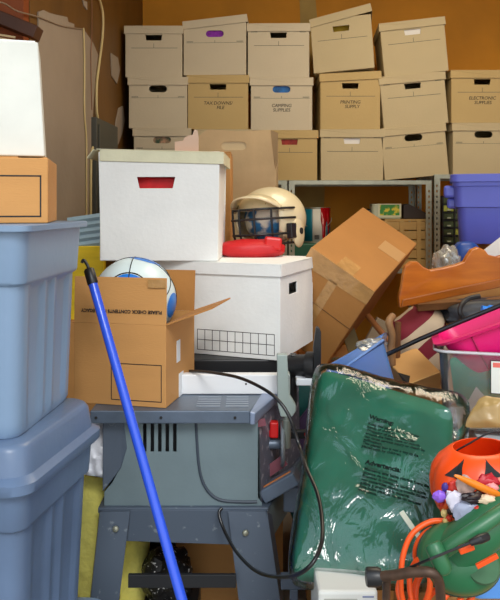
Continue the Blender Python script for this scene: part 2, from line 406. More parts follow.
# fourth stack
_, z = banker(321, 383, 51, S, 'bottom box of fourth shelf stack, white paper in its handle hole', BOXG, style='text2', inner=(WP, 'white paper slanting in handle hole of bottom box in fourth stack', 'paper'))
_, z = banker(320.5, 380, 55, z+.001, 'tan box with two-line handwriting in the fourth stack, below box with gaping lid', BOXT, txt="PRINTING\n   SUPPLY", lidroll=3, lidup=.001)
t4, z4 = banker(314, 374, 54, z+.02, 'leaning top box of fourth stack, lid gaping over a yellow folder', BOXG, roll=4, yaw=-9, lidroll=9, lidup=.002, D=.34)
o = obj('yellow_folder', MB().box(-.02, .12, .06, .2, .22, .305, Matrix.Rotation(R(-6),4,'Y')), mat('yellow paper', (236,190,40), .6)); o.matrix_world = Matrix.Translation(t4.location) @ t4.rotation_euler.to_matrix().to_4x4()
tag(o, 'yellow folder sticking up under gaping lid of leaning top shelf box', 'folder')
# fifth stack, bridging the two shelves
rl = 5.2; W5 = 65*3.87/F
z0 = SZ1+.001+math.sin(R(rl))*W5/2+.001
n5 = (math.sin(R(-rl)), math.cos(R(rl)))
_, z = banker(385, 449, 51.5, z0, 'bottom box of fifth stack, tilted across two shelves, with dark oval handle hole', BOXG, handle='slot', style='ends', roll=rl)
_, z = banker(384, 448.5, 51.5, z+.001, 'middle box of tilted fifth stack, with straight dark handle hole', BOXG, style='text2', roll=rl)
banker(385, 448, 54, z+.001, 'top box of tilted fifth stack, white papers in its handle hole', BOXG, roll=rl, yaw=-5, D=.34, inner=(WP, 'white papers in handle hole of top box in tilted fifth stack', 'papers'))
# sixth stack
_, z = banker(453, 514, 51.5, SZ2+.001, 'bottom right shelf box above the periwinkle tote, with oval handle hole', BOXG, handle='slot', style='ends', D=.36)
banker(451.5, 513, 52.5, z+.001, 'topmost right shelf box with two-line handwriting below straight handle hole', BOXT, txt="ELECTRONIC\n SUPPLIES", D=.36)

# crumpled open box M, in front of shelving
YM = 3.3
t = T('crumpled_box', 'crumpled open beige carton with oval handhold, standing above helmet', 'box', (xx(237,YM), YM, zz(203,YM)), (0,0,R(-4)))
W = 80*YM/F; H = 73*YM/F
b = MB(); b.plate([(-W/2+.01,0),(W/2-.005,0),(W/2-.002,H*.5),(W/2-.008,H-.012),(W/2-.03,H),(0,H-.006),(-W/2+.05,H+.004),(-W/2,H-.03),(-W/2-.004,H*.6)], .004, [slot(-.015, H-.075, .12, .04)])
b.box(-W/2, -W/2+.004, .004, .37, 0, H-.03); b.box(W/2-.009, W/2-.005, .004, .37, 0, H-.02); b.box(-W/2, W/2-.005, .366, .37, 0, H-.03); b.box(-W/2+.004, W/2-.009, .004, .366, 0, .004)
CR = mat('crumpled beige board', (205,180,140), .8, var=.1, vscale=8, bump=.35, bscale=9)
obj('box_body', b, CR, t)
obj('handhold_flap', MB().box(-.075, .045, .005, .008, H-.098, H-.052), mat('pale board flap', (216,198,160), .8, bump=.2, bscale=20), t)
obj('torn_flap', MB().add([(W/2-.03,-.006,H),(W/2+.006,-.03,H-.02),(W/2+.002,-.012,H-.16),(W/2-.008,-.002,H-.19)], [(0,1,2,3)]), CR, t)
# pinkish torn flap behind white box
YT = 2.75
o = obj('card_scrap', MB().plate([(-.045,0),(.05,0),(.05,.06),(.046,.085),(.034,.09),(.026,.068),(.01,.066),(-.005,.058),(-.012,.045),(-.045,.04)], .004, M=Matrix.Translation((xx(186,2.8),2.8,zz(155,YT)+.016))), mat('pinkish white card', (238,214,196), .8, var=.05))
# carton holding it (hidden behind the white boxes)
def carton(name, x0, x1, y0, y1, z0, z1, lab, m=None, yaw=0, tape=True):
    cx, cy = (x0+x1)/2, (y0+y1)/2
    t = T(name, lab, 'box', (cx, cy, z0), (0,0,R(yaw)))
    w, d, h = (x1-x0)/2, (y1-y0)/2, z1-z0
    b = MB().box(-w, w, -d, d, 0, h-.006)
    obj('box_body', b, m or BRN, t, bevel=.003)
    obj('top_flap', MB().box(-w, w, -d, -.002, h-.0055, h), m or BRN, t, bevel=.001)
    obj('top_flap', MB().box(-w, w, .002, d, h-.0055, h), m or BRN, t, bevel=.001)
    if tape: obj('tape', MB().box(-w-.0008, w+.0008, -.024, .024, h, h+.001).box(-w-.001, -w-.0002, -.024, .024, h-.06, h+.001).box(w+.0002, w+.001, -.024, .024, h-.06, h+.001), TAPE, t)
    return t
zm = zz(203,YM)
carton('cardboard_box', xx(226,3.28), xx(276,3.28), 3.27, 3.70, zm-.36, zm-.002, 'beige carton under the crumpled open box, behind helmet', BOXG)
carton('cardboard_box', -.35, .34, 3.2, 3.75, .0, zm-.364, 'large kraft carton on floor carrying the beige carton')
o.parent = None
tag(o, 'pinkish white torn card flap sticking up behind lid of upper white file box', 'card')
o2 = carton('cardboard_box', xx(190,YT)-.2, xx(190,YT)+.16, 2.755, 3.1, .95, zz(155,YT)+.014, 'kraft carton hidden behind upper white file box')
carton('cardboard_box', -.75, .1, 2.725, 3.15, 0, .948, 'big kraft carton on the floor behind table saw')

# ================================================================== WHITE FILE BOXES on saw
ZS = .862   # saw table top
# lower: box with grid print
yaw = -22; th = R(yaw)
t = T('file_box', 'white file box with printed grid, below the other white box with red contents', 'box', (xx(280,2.12), 2.12, .928), (0,0,th), 'white file boxes on the table saw')
L2, D2, H2 = .43, .34, .290
b = MB()
b.box(-L2, 0, 0, .004, 0, H2); b.box(-L2, 0, D2-.004, D2, 0, H2); b.box(-L2, -L2+.004, .004, D2-.004, 0, H2); b.box(-L2+.004, -.004, .004, D2-.004, 0, .004)
Mside = Matrix.Rotation(R(90),4,'Z')
b.plate([(.004,0),(D2-.004,0),(D2-.004,H2),(.004,H2)], .004, [[(.085,.19),(.165,.19),(.165,.225),(.085,.225)]], M=Mside)
obj('box_body', b, WHT, t, bevel=.0015)
l = MB(); e = .006
l.box(-L2-e, e, -e, D2+e, H2, H2+.003); l.box(-L2-e, e, -e, -e+.003, H2-.036, H2); l.box(e-.003, e, -e+.003, D2+e-.003, H2-.036, H2)
l.box(-L2-e, e, D2+e-.003, D2+e, H2-.036, H2); l.box(-L2-e, -L2-e+.003, -e+.003, D2+e-.003, H2-.036, H2)
obj('lid', l, WHT, t, bevel=.0015)
g = MB(); gx1 = -.018; gx0 = gx1-.26; gz0, gz1 = .014, .078
for k in range(11): x = gx0+(gx1-gx0)*k/10; g.box(x-.0009, x+.0009, -.0006, 0, gz0, gz1)
for k in range(3): z = gz0+(gz1-gz0)*k/2; g.box(gx0-.0009, gx1+.0009, -.0006, 0, z-.0009, z+.0009)
obj('printed_grid', g, INK, t)
Z2 = .928+H2+.004
# upper
Y1 = (EYE-Z2)*F/56.0
H1 = (Z2*0+zz(151,Y1)-Z2)-.003
W1 = 122*Y1/F
t = T('file_box', 'upper white file box with yellowed lid and red cloth showing in its handle', 'box', (xx(158.8,Y1), Y1, Z2+.001), (0,0,R(-2)), 'white file boxes on the table saw')
hz = zz(183,Y1)-Z2
b = MB()
hole = [(-.07+.008,hz-.018),(.052-.008,hz-.018),(.052,hz+.018),(-.07,hz+.018)]
b.plate([(-W1/2+.008,0),(W1/2-.006,0),(W1/2,H1),(-W1/2,H1)], .004, [hole]); b.plate([(-W1/2+.008,0),(W1/2-.006,0),(W1/2,H1),(-W1/2,H1)], .004, [hole], y=.30)
Mtl = lambda s: Matrix.Translation((s,0,0))
b.box(-W1/2+.004, -W1/2+.008, .004, .30, 0, H1); b.box(W1/2-.009, W1/2-.005, .004, .30, 0, H1); b.box(-W1/2+.008, W1/2-.009, .004, .30, 0, .004)
obj('box_body', b, WHT, t, bevel=.0015)
l = MB(); LH = .036; e = .004; Z = H1+.001
Ml = Matrix.Translation((0,0,0)) @ Matrix.Rotation(R(1.6),4,'Y')
l.box(-W1/2-e-.012, W1/2+e, -e, .304+e, Z, Z+.003, Ml); l.box(-W1/2-e, W1/2+e, -e, -e+.003, Z-LH, Z, Ml); l.box(-W1/2-e, W1/2+e, .301+e, .304+e, Z-LH, Z, Ml)
l.box(W1/2+e-.003, W1/2+e, -e+.003, .301+e, Z-LH, Z, Ml)
l.box(-.003, 0, -e+.003, .301+e, -LH, 0, Matrix.Translation((-W1/2-e-.01,0,Z+.006)) @ Matrix.Rotation(R(38),4,'Y'))
obj('lid', l, LIDY, t, bevel=.0015)
o = obj('red_cloth', blob((.14,.05,.06), (-.0,.07,hz-.02), e=.6, amp=.3), mat('red cloth', (214,22,30), .6, var=.3, vscale=20), smooth=True); o.matrix_world = Matrix.Translation(t.location) @ Matrix.Rotation(R(-2),4,'Z')
tag(o, 'red cloth visible through handle of upper white file box', 'cloth')

# ================================================================== TOTES LEFT
def tote_ring(w, d, r, z, rib=0.0, n=40):
    base = rrect(w, d, r, z, 8)
    if rib == 0: return base
    return base
def ribbed(w, d, r, z, rib):
    """rounded rectangle with shallow vertical recesses along each side"""
    pts = []
    def side(a, b, nrm, n=26):
        L = (b-a).length
        for k in range(n+1):
            u = k/n; p = a.lerp(b, u)
            s = 0
            for c0, c1 in ((.08,.36),(.44,.56),(.64,.92)):
                if c0 < u < c1: s = min(1, min(u-c0, c1-u)/.025)
            pts.append(tuple(p-nrm*rib*s))
    def corner(cx, cy, a0, n=8):
        for k in range(1, n):
            a = R(a0+90*k/n); pts.append((cx+r*math.cos(a), cy+r*math.sin(a), z))
    hw, hd = w/2, d/2; V = Vector
    side(V((hw,-hd+r,z)), V((hw,hd-r,z)), V((1,0,0))); corner(hw-r, hd-r, 0)
    side(V((hw-r,hd,z)), V((-hw+r,hd,z)), V((0,1,0))); corner(-hw+r, hd-r, 90)
    side(V((-hw,hd-r,z)), V((-hw,-hd+r,z)), V((-1,0,0))); corner(-hw+r, -hd+r, 180)
    side(V((-hw+r,-hd,z)), V((hw-r,-hd,z)), V((0,-1,0))); corner(hw-r, -hd+r, 270)
    return pts
def tote(lab, loc, yaw, w, d, h, band, m, lidm, taper=.03, r=.035, lidh=.045, group='slate blue storage totes stacked at the left', name='storage_tote', lidover=.020, rib=.006, bandout=.016, thinlid=False):
    t = T(name, lab, 'tote', loc, (0,0,R(yaw)), group)
    hb = h-lidh-band if not thinlid else h-band-.008
    top = h-.008 if thinlid else h-lidh
    rings = []
    def W(z): f = z/h; return w-taper*2*(1-f), d-taper*2*(1-f)
    a, b2 = W(0); rings.append(rrect(a-.02, b2-.02, r*.8, 0, 8)); rings = []
    rg = []
    for z, rb in ((0.0,0),(.012,.4),(.03,1),(hb-.02,1),(hb-.006,0)):
        ww, dd = W(z); o_ = -.01 if z == 0 else 0
        rg.append(ribbed(ww+o_, dd+o_, r, z, rib*rb))
    for z, o_ in ((hb,bandout*.9),(hb+.004,bandout),(top-.012,bandout+.004),(top,bandout+.004)):
        ww, dd = W(z); rg.append(ribbed(ww+o_, dd+o_, r, z, 0))
    body = obj('tote_body', MB().loft(rg), m, t, smooth=True)
    ww, dd = W(h)
    l = MB()
    if thinlid:
        rs = [(h-.014,lidover+.012),(h-.012,lidover+.016),(h-.002,lidover+.016),(h,lidover+.010)]
        rs = [(z, o) for z, o in rs]
        l.loft([rrect(ww+o_+.01, dd+o_+.01, r, z, 8) for z, o_ in rs])
    else:
        rs = [(top-.028,.040),(top-.024,.046),(top-.006,.046),(top-.002,.036),(top+.004,.018),(h-.012,.006),(h-.003,-.004),(h,-.014)]
        l.loft([rrect(ww+o_, dd+o_, r+.01, z, 8) for z, o_ in rs])
    obj('lid', l, lidm, t, smooth=True)
    return t, body
D = .38
zr = zz(224.5,1.345)
t1, _ = tote('upper slate blue tote, topmost of stack, under brown and white boxes', (xx(22,1.35)-.287, 1.35+.165, .950), -5, .615, .33, zr-.950, .105, TOTE, TOTE, thinlid=True, taper=.012, r=.03)
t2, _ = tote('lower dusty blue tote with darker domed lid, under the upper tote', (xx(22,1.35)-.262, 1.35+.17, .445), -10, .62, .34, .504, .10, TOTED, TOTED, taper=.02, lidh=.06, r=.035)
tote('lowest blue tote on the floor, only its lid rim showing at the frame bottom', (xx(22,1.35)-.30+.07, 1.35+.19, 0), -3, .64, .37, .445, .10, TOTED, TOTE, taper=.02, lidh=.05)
# brown flat carton on tote with printed frame
Yb = 1.42
t = T('cardboard_box', 'shallow kraft box with printed black frame on top of upper blue tote', 'box', (xx(48,Yb), Yb, zr+.001), (0,0,R(11)))
hb = zz(158.5,Yb)-zr
b = MB().box(-.36, 0, 0, .22, 0, hb); obj('box_body', b, BRN, t, bevel=.002)
f = MB(); x1 = -.013; x0 = -.34; z0, z1 = .012, hb-.035
for (a0,a1,c0,c1) in ((x0,x1,z0,z0+.003),(x0,x1,z1-.003,z1),(x1-.003,x1,z0,z1),(x0,x0+.003,z0,z1)): f.box(a0, a1, -.0006, 0, c0, c1)
obj('printed_frame', f, INK, t)
obj('top_flap', MB().box(-.05, .0, .0, .12, 0, .003, Matrix.Translation((-.004,.01,hb)) @ Matrix.Rotation(R(-14),4,'Y') @ Matrix.Translation((.0,0,0))), BRN, t)
obj('top_flap', MB().box(-.36, -.06, .01, .21, hb, hb+.003), BRN, t)
# tall white box
t = T('white_box', 'tall plain white box standing on kraft box at upper left', 'box', (xx(45,1.46), 1.46, zr+hb+.007), (0,0,R(15)))
h = zz(42,1.46)-(zr+hb)-.008
m = MB().add([(-.30,0,0),(0,0,0),(0,.16,0),(-.30,.16,0),(-.30,0,h),(-.014,0,h),(-.014,.16,h),(-.30,.16,h)], [(0,3,2,1),(4,5,6,7),(0,1,5,4),(1,2,6,5),(2,3,7,6),(3,0,4,7)])
obj('box_body', m, mat('greyed white board', (232,234,226), .75, var=.14, vscale=6, bump=.06), t, bevel=.003)
obj('top_flap', MB().box(-.29, -.02, .005, .155, h, h+.003), WHT, t)

# ================================================================== KRAFT BOX WITH BALL
YB = 1.85
t = T('open_cardboard_box', 'open kraft box holding blue and white ball on the table saw', 'box', (xx(166,YB), YB, ZS+.001), (0,0,R(-12)))
Wb, Db = .262, .262; hb = zz(326,YB)-ZS; hf = zz(279,YB)-zz(326,YB)
b = MB(); tt = .004
b.box(-Wb, 0, 0, tt, 0, hb); b.box(-Wb, 0, Db-tt, Db, 0, hb); b.box(-Wb, -Wb+tt, tt, Db-tt, 0, hb); b.box(-tt, 0, tt, Db-tt, 0, hb); b.box(-Wb+tt, -tt, tt, Db-tt, 0, tt)
obj('box_body', b, BRN, t, bevel=.001)
obj('front_flap', MB().box(-Wb, 0, .0, .004, 0, hf, Matrix.Translation((0,0,hb+.0005)) @ Matrix.Rotation(R(-2),4,'X')), BRN, t)
obj('back_flap', MB().box(-Wb, 0, -.004, 0, 0, hf*.98, Matrix.Translation((0,Db,hb+.0005)) @ Matrix.Rotation(R(-6),4,'X')), BRND, t)
obj('side_flap', MB().add([(0,0,0),(0,Db,0),(hf*.98,Db-.012,0),(hf*1.0,.03,0),(0,0,.004),(0,Db,.004),(hf*.98,Db-.012,.004),(hf,.03,.004)], [(0,3,2,1),(4,5,6,7),(0,1,5,4),(1,2,6,5),(2,3,7,6),(3,0,4,7)], Matrix.Translation((.001,0,hb)) @ Matrix.Rotation(R(-20),4,'Y')), BRND, t)
f = MB(); x1 = -.012; x0 = -.155; z0, z1 = .014, .113
for (a0,a1,c0,c1) in ((x0,x1,z0,z0+.002),(x0,x1,z1-.002,z1),(x1-.002,x1,z0,z1),(x0,x0+.002,z0,z1)): f.box(a0, a1, -.0008, 0, c0, c1)
obj('printed_frame', f, INK, t)
Mt = Matrix.Translation((-Wb/2+.005, -.0009, hb+.038)) @ Matrix.Rotation(R(180),4,'Y') @ Matrix.Rotation(R(90),4,'X')
text('PLEASE CHECK CONTENTS FOR LEGACY', .0125, INK, t, Mt, space=1.0, shear=0, bold=.0003)
obj('white_tape', MB().box(.0, .0012, .09, .12, .1, .16), mat('white tape', (232,236,240), .4), t); obj('white_tape', MB().box(.0, .0012, .11, .15, .0, .065), mat('white tape', (232,236,240), .4), t)
obj('tape', MB().box(-.05, -.001, -.0012, .0, hb+hf*.8, hb+hf*.97, Matrix.Translation((0,.0,0))), TAPE, t)
# ball
Yc = 2.003; rb = .119
bc = P(134.5, 299, Yc)
t = T('play_ball', 'blue and white ball with black seams, in the open kraft box', 'ball', bc, (0,0,0))
seam = mat('black ball seam', (30,34,40), .4)
m = bpy.data.materials.new('ball panels'); m.use_nodes = True; nt = m.node_tree; bs = nt.nodes['Principled BSDF']; bs.inputs['Roughness'].default_value = .3; bs.inputs['Base Color'].default_value = rgb((210,228,232))
obj('ball_shell', blob((rb,)*3, seg=48, ring=32, amp=0), m, t, smooth=True)
BB = mat('ball blue', (20,120,220), .3)
def cap(d, ang, mm, nm, sides=6, off=.0008, stretch=1.0, start=0):
    d = Vector(d).normalized(); u = d.orthogonal().normalized(); w = d.cross(u); mb = MB(); rings = []
    c = []
    for j in range(1, 9):
        row = []
        for k in range(48):
            ph = 2*math.pi*k/48
            sec = math.pi/sides; rr = ang*(.93+.07*math.cos(sec)/math.cos((ph+start) % (2*sec)-sec))*j/8
            v = (d*math.cos(rr)+(u*math.cos(ph)*stretch+w*math.sin(ph))*math.sin(rr)).normalized()
            row.append(tuple(v*(rb+off)))
        rings.append(row)
    mb.loft(rings, cap0=True, cap1=False); return obj(nm, mb, mm, t, smooth=True)
cap((-.02,-.97,.24), .50, BB, 'blue_panel'); cap((.25,.15,.95), .42, BB, 'blue_panel'); cap((.98,-.25,-.12), .3, BB, 'blue_panel')
def great(d, ang, r=.0012):
    d = Vector(d).normalized(); u = d.orthogonal().normalized(); w = d.cross(u)
    return [ (d*math.cos(ang)+(u*math.cos(a)+w*math.sin(a))*math.sin(ang))*(rb+.0008) for a in [2*math.pi*k/64 for k in range(64)]]
sm = MB(); sm.tube(great((-.02,-.97,.24), .53), .0018, 6, True); sm.tube(great((-.02,-.6,.8), 1.12), .0013, 6, True); sm.tube(great((1,0,.0), math.pi/2), .0016, 6, True); sm.tube(great((.2,.9,.35), 1.25), .0012, 6, True)
obj('seam', sm, seam, t, smooth=True)
o = obj('folded_towel', blob((.09,.08,.068), (-.315, 2.003, ZS+.075), e=.5, amp=.1), mat('grey towel', (150,150,150), .9, bump=.3), smooth=True)
tag(o, 'grey towel packed under ball inside the open kraft box', 'towel')

# ================================================================== BLUE POLE
pt, pbm = P(89, 270, 1.79), P(182, 600, 1.55)
dr = (pbm-pt); end = pt+dr*((pt.z-.008)/(pt.z-pbm.z))
t = T('blue_pole', 'bright blue extension pole with black cap leaning across the front', 'pole', end)
q = lambda p: Vector(p)-end
obj('pole_shaft', MB().tube([q(pt+dr*.035), q(end)], .0118, 16), BLUEP, t, smooth=True)
obj('pole_cap', MB().tube([q(pt-dr*.004), q(pt+dr*.001), q(pt+dr*.045), q(pt+dr*.05)], [.0105,.0135,.0140,.0128], 16), BLK, t, smooth=True)
u = dr.normalized()
obj('hook', MB().tube(spline([q(pt), q(pt-u*.014+Vector((-.001,0,0))), q(pt-u*.028+Vector((-.006,-.002,.0))), q(pt-u*.024+Vector((-.012,-.002,-.004)))], 6), [.004]*19, 8), BLK, t, smooth=True)

# ================================================================== TABLE SAW
t = T('table_saw', 'blue-grey portable table saw on steel stand under the boxes', 'table saw', (0,0,0))
Yf = 1.83
def sx(px, Y=Yf): return xx(px, Y)
tabL, tabR = sx(90), sx(250)
m = MB().add([(tabL,Yf,ZS-.034),(tabR,Yf,ZS-.034),(tabR+.17,2.5,ZS-.034),(tabL,2.5,ZS-.034),(tabL,Yf,ZS),(tabR,Yf,ZS),(tabR+.17,2.5,ZS),(tabL,2.5,ZS)],[(0,3,2,1),(4,5,6,7),(0,1,5,4),(1,2,6,5),(2,3,7,6),(3,0,4,7)])
top = obj('table_top', m, SAWB, t, bevel=.003)
for px in (96, 161, 235):
    obj('screw', MB().lathe([(0.0,0),(.004,0),(.0035,.003),(0,.003)], 10, Matrix.Translation((sx(px), Yf-.0001, ZS-.018)) @ Matrix.Rotation(R(90),4,'X')), INK, top)
g = MB()
for px0, px1, n in ((197,222,5),(226,250,5)):
    for k in range(n):
        y = 1.865+.022*k
        g.box(xx(px0,1.9), xx(px1,1.9)-.004, y, y+.012, ZS+.0003, ZS+.0011)
obj('insert_slot', g, mat('light cast slot', (142,154,170), .4, metal=.4), t)
# side wing rail, angled
m = MB(); m.add([(tabR,Yf-.002,ZS-.036),(tabR+.012,Yf-.002,ZS-.036),(tabR+.095,Yf+.21,ZS-.022),(tabR+.045,Yf+.21,ZS-.02),(tabR,Yf-.002,ZS-.002),(tabR+.014,Yf-.002,ZS-.006),(tabR+.10,Yf+.21,ZS+.002),(tabR+.045,Yf+.21,ZS+.006)],
      [(0,3,2,1),(4,5,6,7),(0,1,5,4),(1,2,6,5),(2,3,7,6),(3,0,4,7)])
obj('side_rail', m, mat('light blue grey alloy', (140,154,182), .35, metal=.4), t, bevel=.002)
# body: front panel with vents, flared left
Yp = 1.87
def fx(px): return xx(px, Yp)
def fz(py): return zz(py, Yp)
zt = ZS-.034; zb0 = fz(505)
vents = [[(fx(a),fz(452)),(fx(a+3.4),fz(452)),(fx(a+3.4),fz(423)),(fx(a),fz(423))] for a in (143, 150.5, 158, 165.5, 173)]
out = [(fx(122),zt),(fx(258),zt),(fx(258),fz(498)),(fx(262),fz(503)),(fx(262),fz(506)),(fx(104),fz(506)),(fx(104),fz(492)),(fx(112),fz(483)),(fx(121),fz(466)),(fx(125),fz(448))]
b = MB(); b.plate(out, .006, vents, y=Yp)
obj('front_panel', b, SAWG, t, bevel=.0015)
b = MB(); b.add([(fx(122),Yp+.006,zt),(fx(258),Yp+.006,zt),(fx(258)+.13,Yp+.36,zt),(fx(122),Yp+.36,zt),(fx(106),Yp+.006,fz(505)),(fx(260),Yp+.006,fz(505)),(fx(260)+.13,Yp+.36,fz(505)),(fx(106),Yp+.36,fz(505))],
       [(0,1,2,3),(4,7,6,5),(1,2,6,5),(2,3,7,6),(3,0,4,7)])
obj('body_shell', b, SAWG, t)
obj('motor', MB().box(fx(135), fx(230), Yp+.05, Yp+.28, fz(495), fz(425)), mat('dark motor', (40,42,46), .6), t, bevel=.01)
obj('corner_flare', MB().add([(fx(103.5),Yp-.012,fz(420.5)),(fx(124),Yp-.003,fz(420.5)),(fx(127),Yp-.003,fz(448)),(fx(121),Yp-.003,fz(468)),(fx(112),Yp-.006,fz(480)),(fx(103.5),Yp-.012,fz(490)),
      (fx(103.5),Yp+.3,fz(420.5)),(fx(124),Yp+.3,fz(420.5)),(fx(127),Yp+.3,fz(448)),(fx(121),Yp+.3,fz(468)),(fx(112),Yp+.3,fz(480)),(fx(103.5),Yp+.3,fz(490))],
      [(0,1,2,3,4,5),(6,11,10,9,8,7),(0,6,7,1),(1,7,8,2),(2,8,9,3),(3,9,10,4),(4,10,11,5),(5,11,6,0)]), SAWL, t, bevel=.002)
sm = [Vector((fx(a), Yp-.0015, fz(b_))) for a, b_ in ((196,421),(197,440),(199,465),(203,482),(211,494),(222,500),(240,501.5),(257,501.5))]
obj('body_groove', MB().tube(spline(sm, 6), .0042, 6), mat('dark groove', (66,76,88), .6), t, smooth=True)
# base tray
b = MB().add([(fx(99),Yp-.014,fz(511)),(fx(268),Yp-.014,fz(511)),(fx(268)+.12,Yp+.37,fz(511)),(fx(99),Yp+.37,fz(511)),(fx(99),Yp-.014,fz(505.5)),(fx(268),Yp-.014,fz(505.5)),(fx(268)+.12,Yp+.37,fz(505.5)),(fx(99),Yp+.37,fz(505.5))],[(0,3,2,1),(4,5,6,7),(0,1,5,4),(1,2,6,5),(2,3,7,6),(3,0,4,7)]); obj('base_tray', b, SAWL, t, bevel=.002)
# stand skirts
Ys = 1.855; gx = lambda p: xx(p, Ys); gz = lambda p: zz(p, Ys)
b = MB(); b.plate([(gx(100),gz(510)),(gx(268),gz(510)),(gx(268),gz(543)),(gx(240),gz(545)),(gx(122),gz(541)),(gx(100),gz(541))], .005, y=Ys)
obj('stand_apron', b, SAWL, t, bevel=.001)
obj('stand_apron', MB().add([(gx(268),Ys,gz(510)),(gx(268)+.12,Ys+.38,gz(510)),(gx(268)+.12,Ys+.38,gz(545)),(gx(268),Ys,gz(545)),(gx(268)-.004,Ys,gz(510)),(gx(268)+.116,Ys+.38,gz(510)),(gx(268)+.116,Ys+.38,gz(545)),(gx(268)-.004,Ys,gz(545))],
    [(0,1,2,3),(4,7,6,5),(0,4,5,1),(3,2,6,7),(0,3,7,4),(1,5,6,2)]), SAWG, t)
# legs (angle section), splayed
def leg(pxa, pxb, pxc, pxd, Ya, Yb, side):
    za = zz(509, 1.86); zf = 0.0
    k = 1.0/(1-(zz(600,1.86)/za))
    def ext(p0, p1): return xx(p0, Ya)+(xx(p1, Ya)-xx(p0, Ya))*k
    x0, x1 = xx(pxa,Ya), xx(pxb,Ya); x2, x3 = ext(pxb,pxc), ext(pxa,pxd)
    m = MB(); th = .004; dY = Yb-Ya
    vs = [(x0,Ya,za),(x1,Ya,za),(x2,Yb,zf),(x3,Yb,zf)]
    sgn = 1 if Yb <= Ya else -1
    m.add(vs+[(a,b+th*sgn,c) for a,b,c in vs], [(0,1,2,3),(4,7,6,5),(0,4,5,1),(1,5,6,2),(2,6,7,3),(3,7,4,0)])
    # return flange
    if side > 0: e0, e1 = vs[1], vs[2]
    else: e0, e1 = vs[0], vs[3]
    fl = .05*sgn
    v2 = [e0,(e0[0]+.01*side,e0[1]+fl,e0[2]),(e1[0]+.01*side,e1[1]+fl,e1[2]),e1]
    m.add(v2+[(a-th*side,b,c) for a,b,c in v2], [(0,1,2,3),(4,7,6,5),(0,4,5,1),(1,5,6,2),(2,6,7,3),(3,7,4,0)])
    return obj('leg', m, SAWL, t, bevel=.001)
leg(100, 130, 120, 92, 1.845, 1.77, -1)
leg(228, 267, 281, 240, 1.845, 1.77, 1)
leg(100, 118, 108, 92, 2.24, 2.32, -1)
leg(285, 303, 318, 300, 2.24, 2.32, 1)
for px, py in ((116,528),(245.5,532)):
    obj('bolt', MB().lathe([(0,0),(.0085,0),(.007,.004),(.003,.006),(0,.006)], 14, Matrix.Translation((xx(px,1.84), 1.8385-.004, zz(py,1.84))) @ Matrix.Rotation(R(90),4,'X')), STEEL, t, smooth=True)
obj('brace', MB().box(xx(128,1.80), xx(236,1.80), 1.80, 1.81, zz(588,1.80), zz(575,1.80)), mat('black steel', (36,38,42), .45, var=.2), t, bevel=.001)
# side panel controls (right side)
side = MB(); side.add([(fx(259),Yp+.004,zt),(fx(259)+.131,Yp+.362,zt),(fx(261)+.131,Yp+.362,fz(504)),(fx(261),Yp+.004,fz(504))], [(0,1,2,3)])
obj('control_panel', side, mat('dusty grey plate', (96,98,112), .5, vscale=40, col2=(170,168,176), thr=(.3,.45), bump=.1), t)
YK = 1.96
kn = P(274, 429, YK)
k = obj('switch_knob', MB().box(-.012, .012, -.014, .014, -.022, .022, Matrix.Translation(kn)).box(-.024, -.01, -.01, .012, -.02, .0, Matrix.Translation(kn)), RED, t, bevel=.004)
obj('crank_hub', MB().lathe([(0,0),(.014,0),(.014,.05),(.008,.06),(0,.06)], 16, Matrix.Translation(P(268,444,YK)) @ Matrix.Rotation(R(90),4,'Y')), SAWB, t, smooth=True)
wc = P(282, 443, YK)
ring = [(0, .055*math.cos(a), .078*math.sin(a)*.75) for a in [2*math.pi*k/40 for k in range(40)]]
wh = MB().tube(ring, .006, 8, True, Matrix.Translation(wc))
wh.tube([wc+Vector((0,-.055,0)), wc+Vector((0,.055,0))], .005, 8); wh.tube([wc+Vector((0,0,-.055)), wc+Vector((0,0,.055))], .005, 8)
obj('handwheel', wh, mat('grey alloy wheel', (130,138,144), .35, metal=.5), t, smooth=True)
# chrome cylinder (fence clamp)
cy = P(286.5, 431, 1.93)
obj('fence_post', MB().lathe([(0,-.045),(.012,-.045),(.012,-.043),(.012,.03),(.009,.033),(.009,.05),(0,.05)], 20, Matrix.Translation(cy)), mat('grey cylinder', (120,128,122), .35, metal=.4), t, smooth=True)
b = MB(); b.plate([(-.02,-.06),(.012,-.06),(.022,-.045),(.022,-.03),(.004,.0),(-.002,.11),(-.03,.11),(-.028,-.03)], .03, M=Matrix.Translation(P(288,395,1.92)))
obj('fence_bracket', b, mat('pale green grey casting', (150,164,160), .4), t, bevel=.003)
# lower right miter block
Mb = Matrix.Translation(P(276,487,1.90)) @ Matrix.Rotation(R(-12),4,'Z') @ Matrix.Rotation(R(-33),4,'Y')
obj('miter_gauge', MB().box(-.04, .07, -.03, .03, -.018, .018, Mb), SAWB, t, bevel=.004)
obj('miter_scale', MB().box(-.03, .06, -.012, -.004, .018, .0195, Mb), mat('orange scale', (214,130,60), .5), t)
obj('red_sticker', MB().box(-.03, .03, -.001, .0, -.015, .015, Matrix.Translation(P(276,466,1.95)) @ Matrix.Rotation(R(-35),4,'Y')), mat('red sticker', (128,72,84), .5), t)
obj('red_sticker', MB().box(-.018, .018, -.001, .0, -.01, .01, Matrix.Translation(P(259,423,1.875)) @ Matrix.Rotation(R(-10),4,'Y')), mat('red sticker', (128,72,84), .5), t)
obj('base_box', MB().box(-.02, .045, -.03, .05, -.05, .02, Matrix.Translation(P(292,490,1.93)) @ Matrix.Rotation(R(-12),4,'Z')), SAWL, t, bevel=.004)
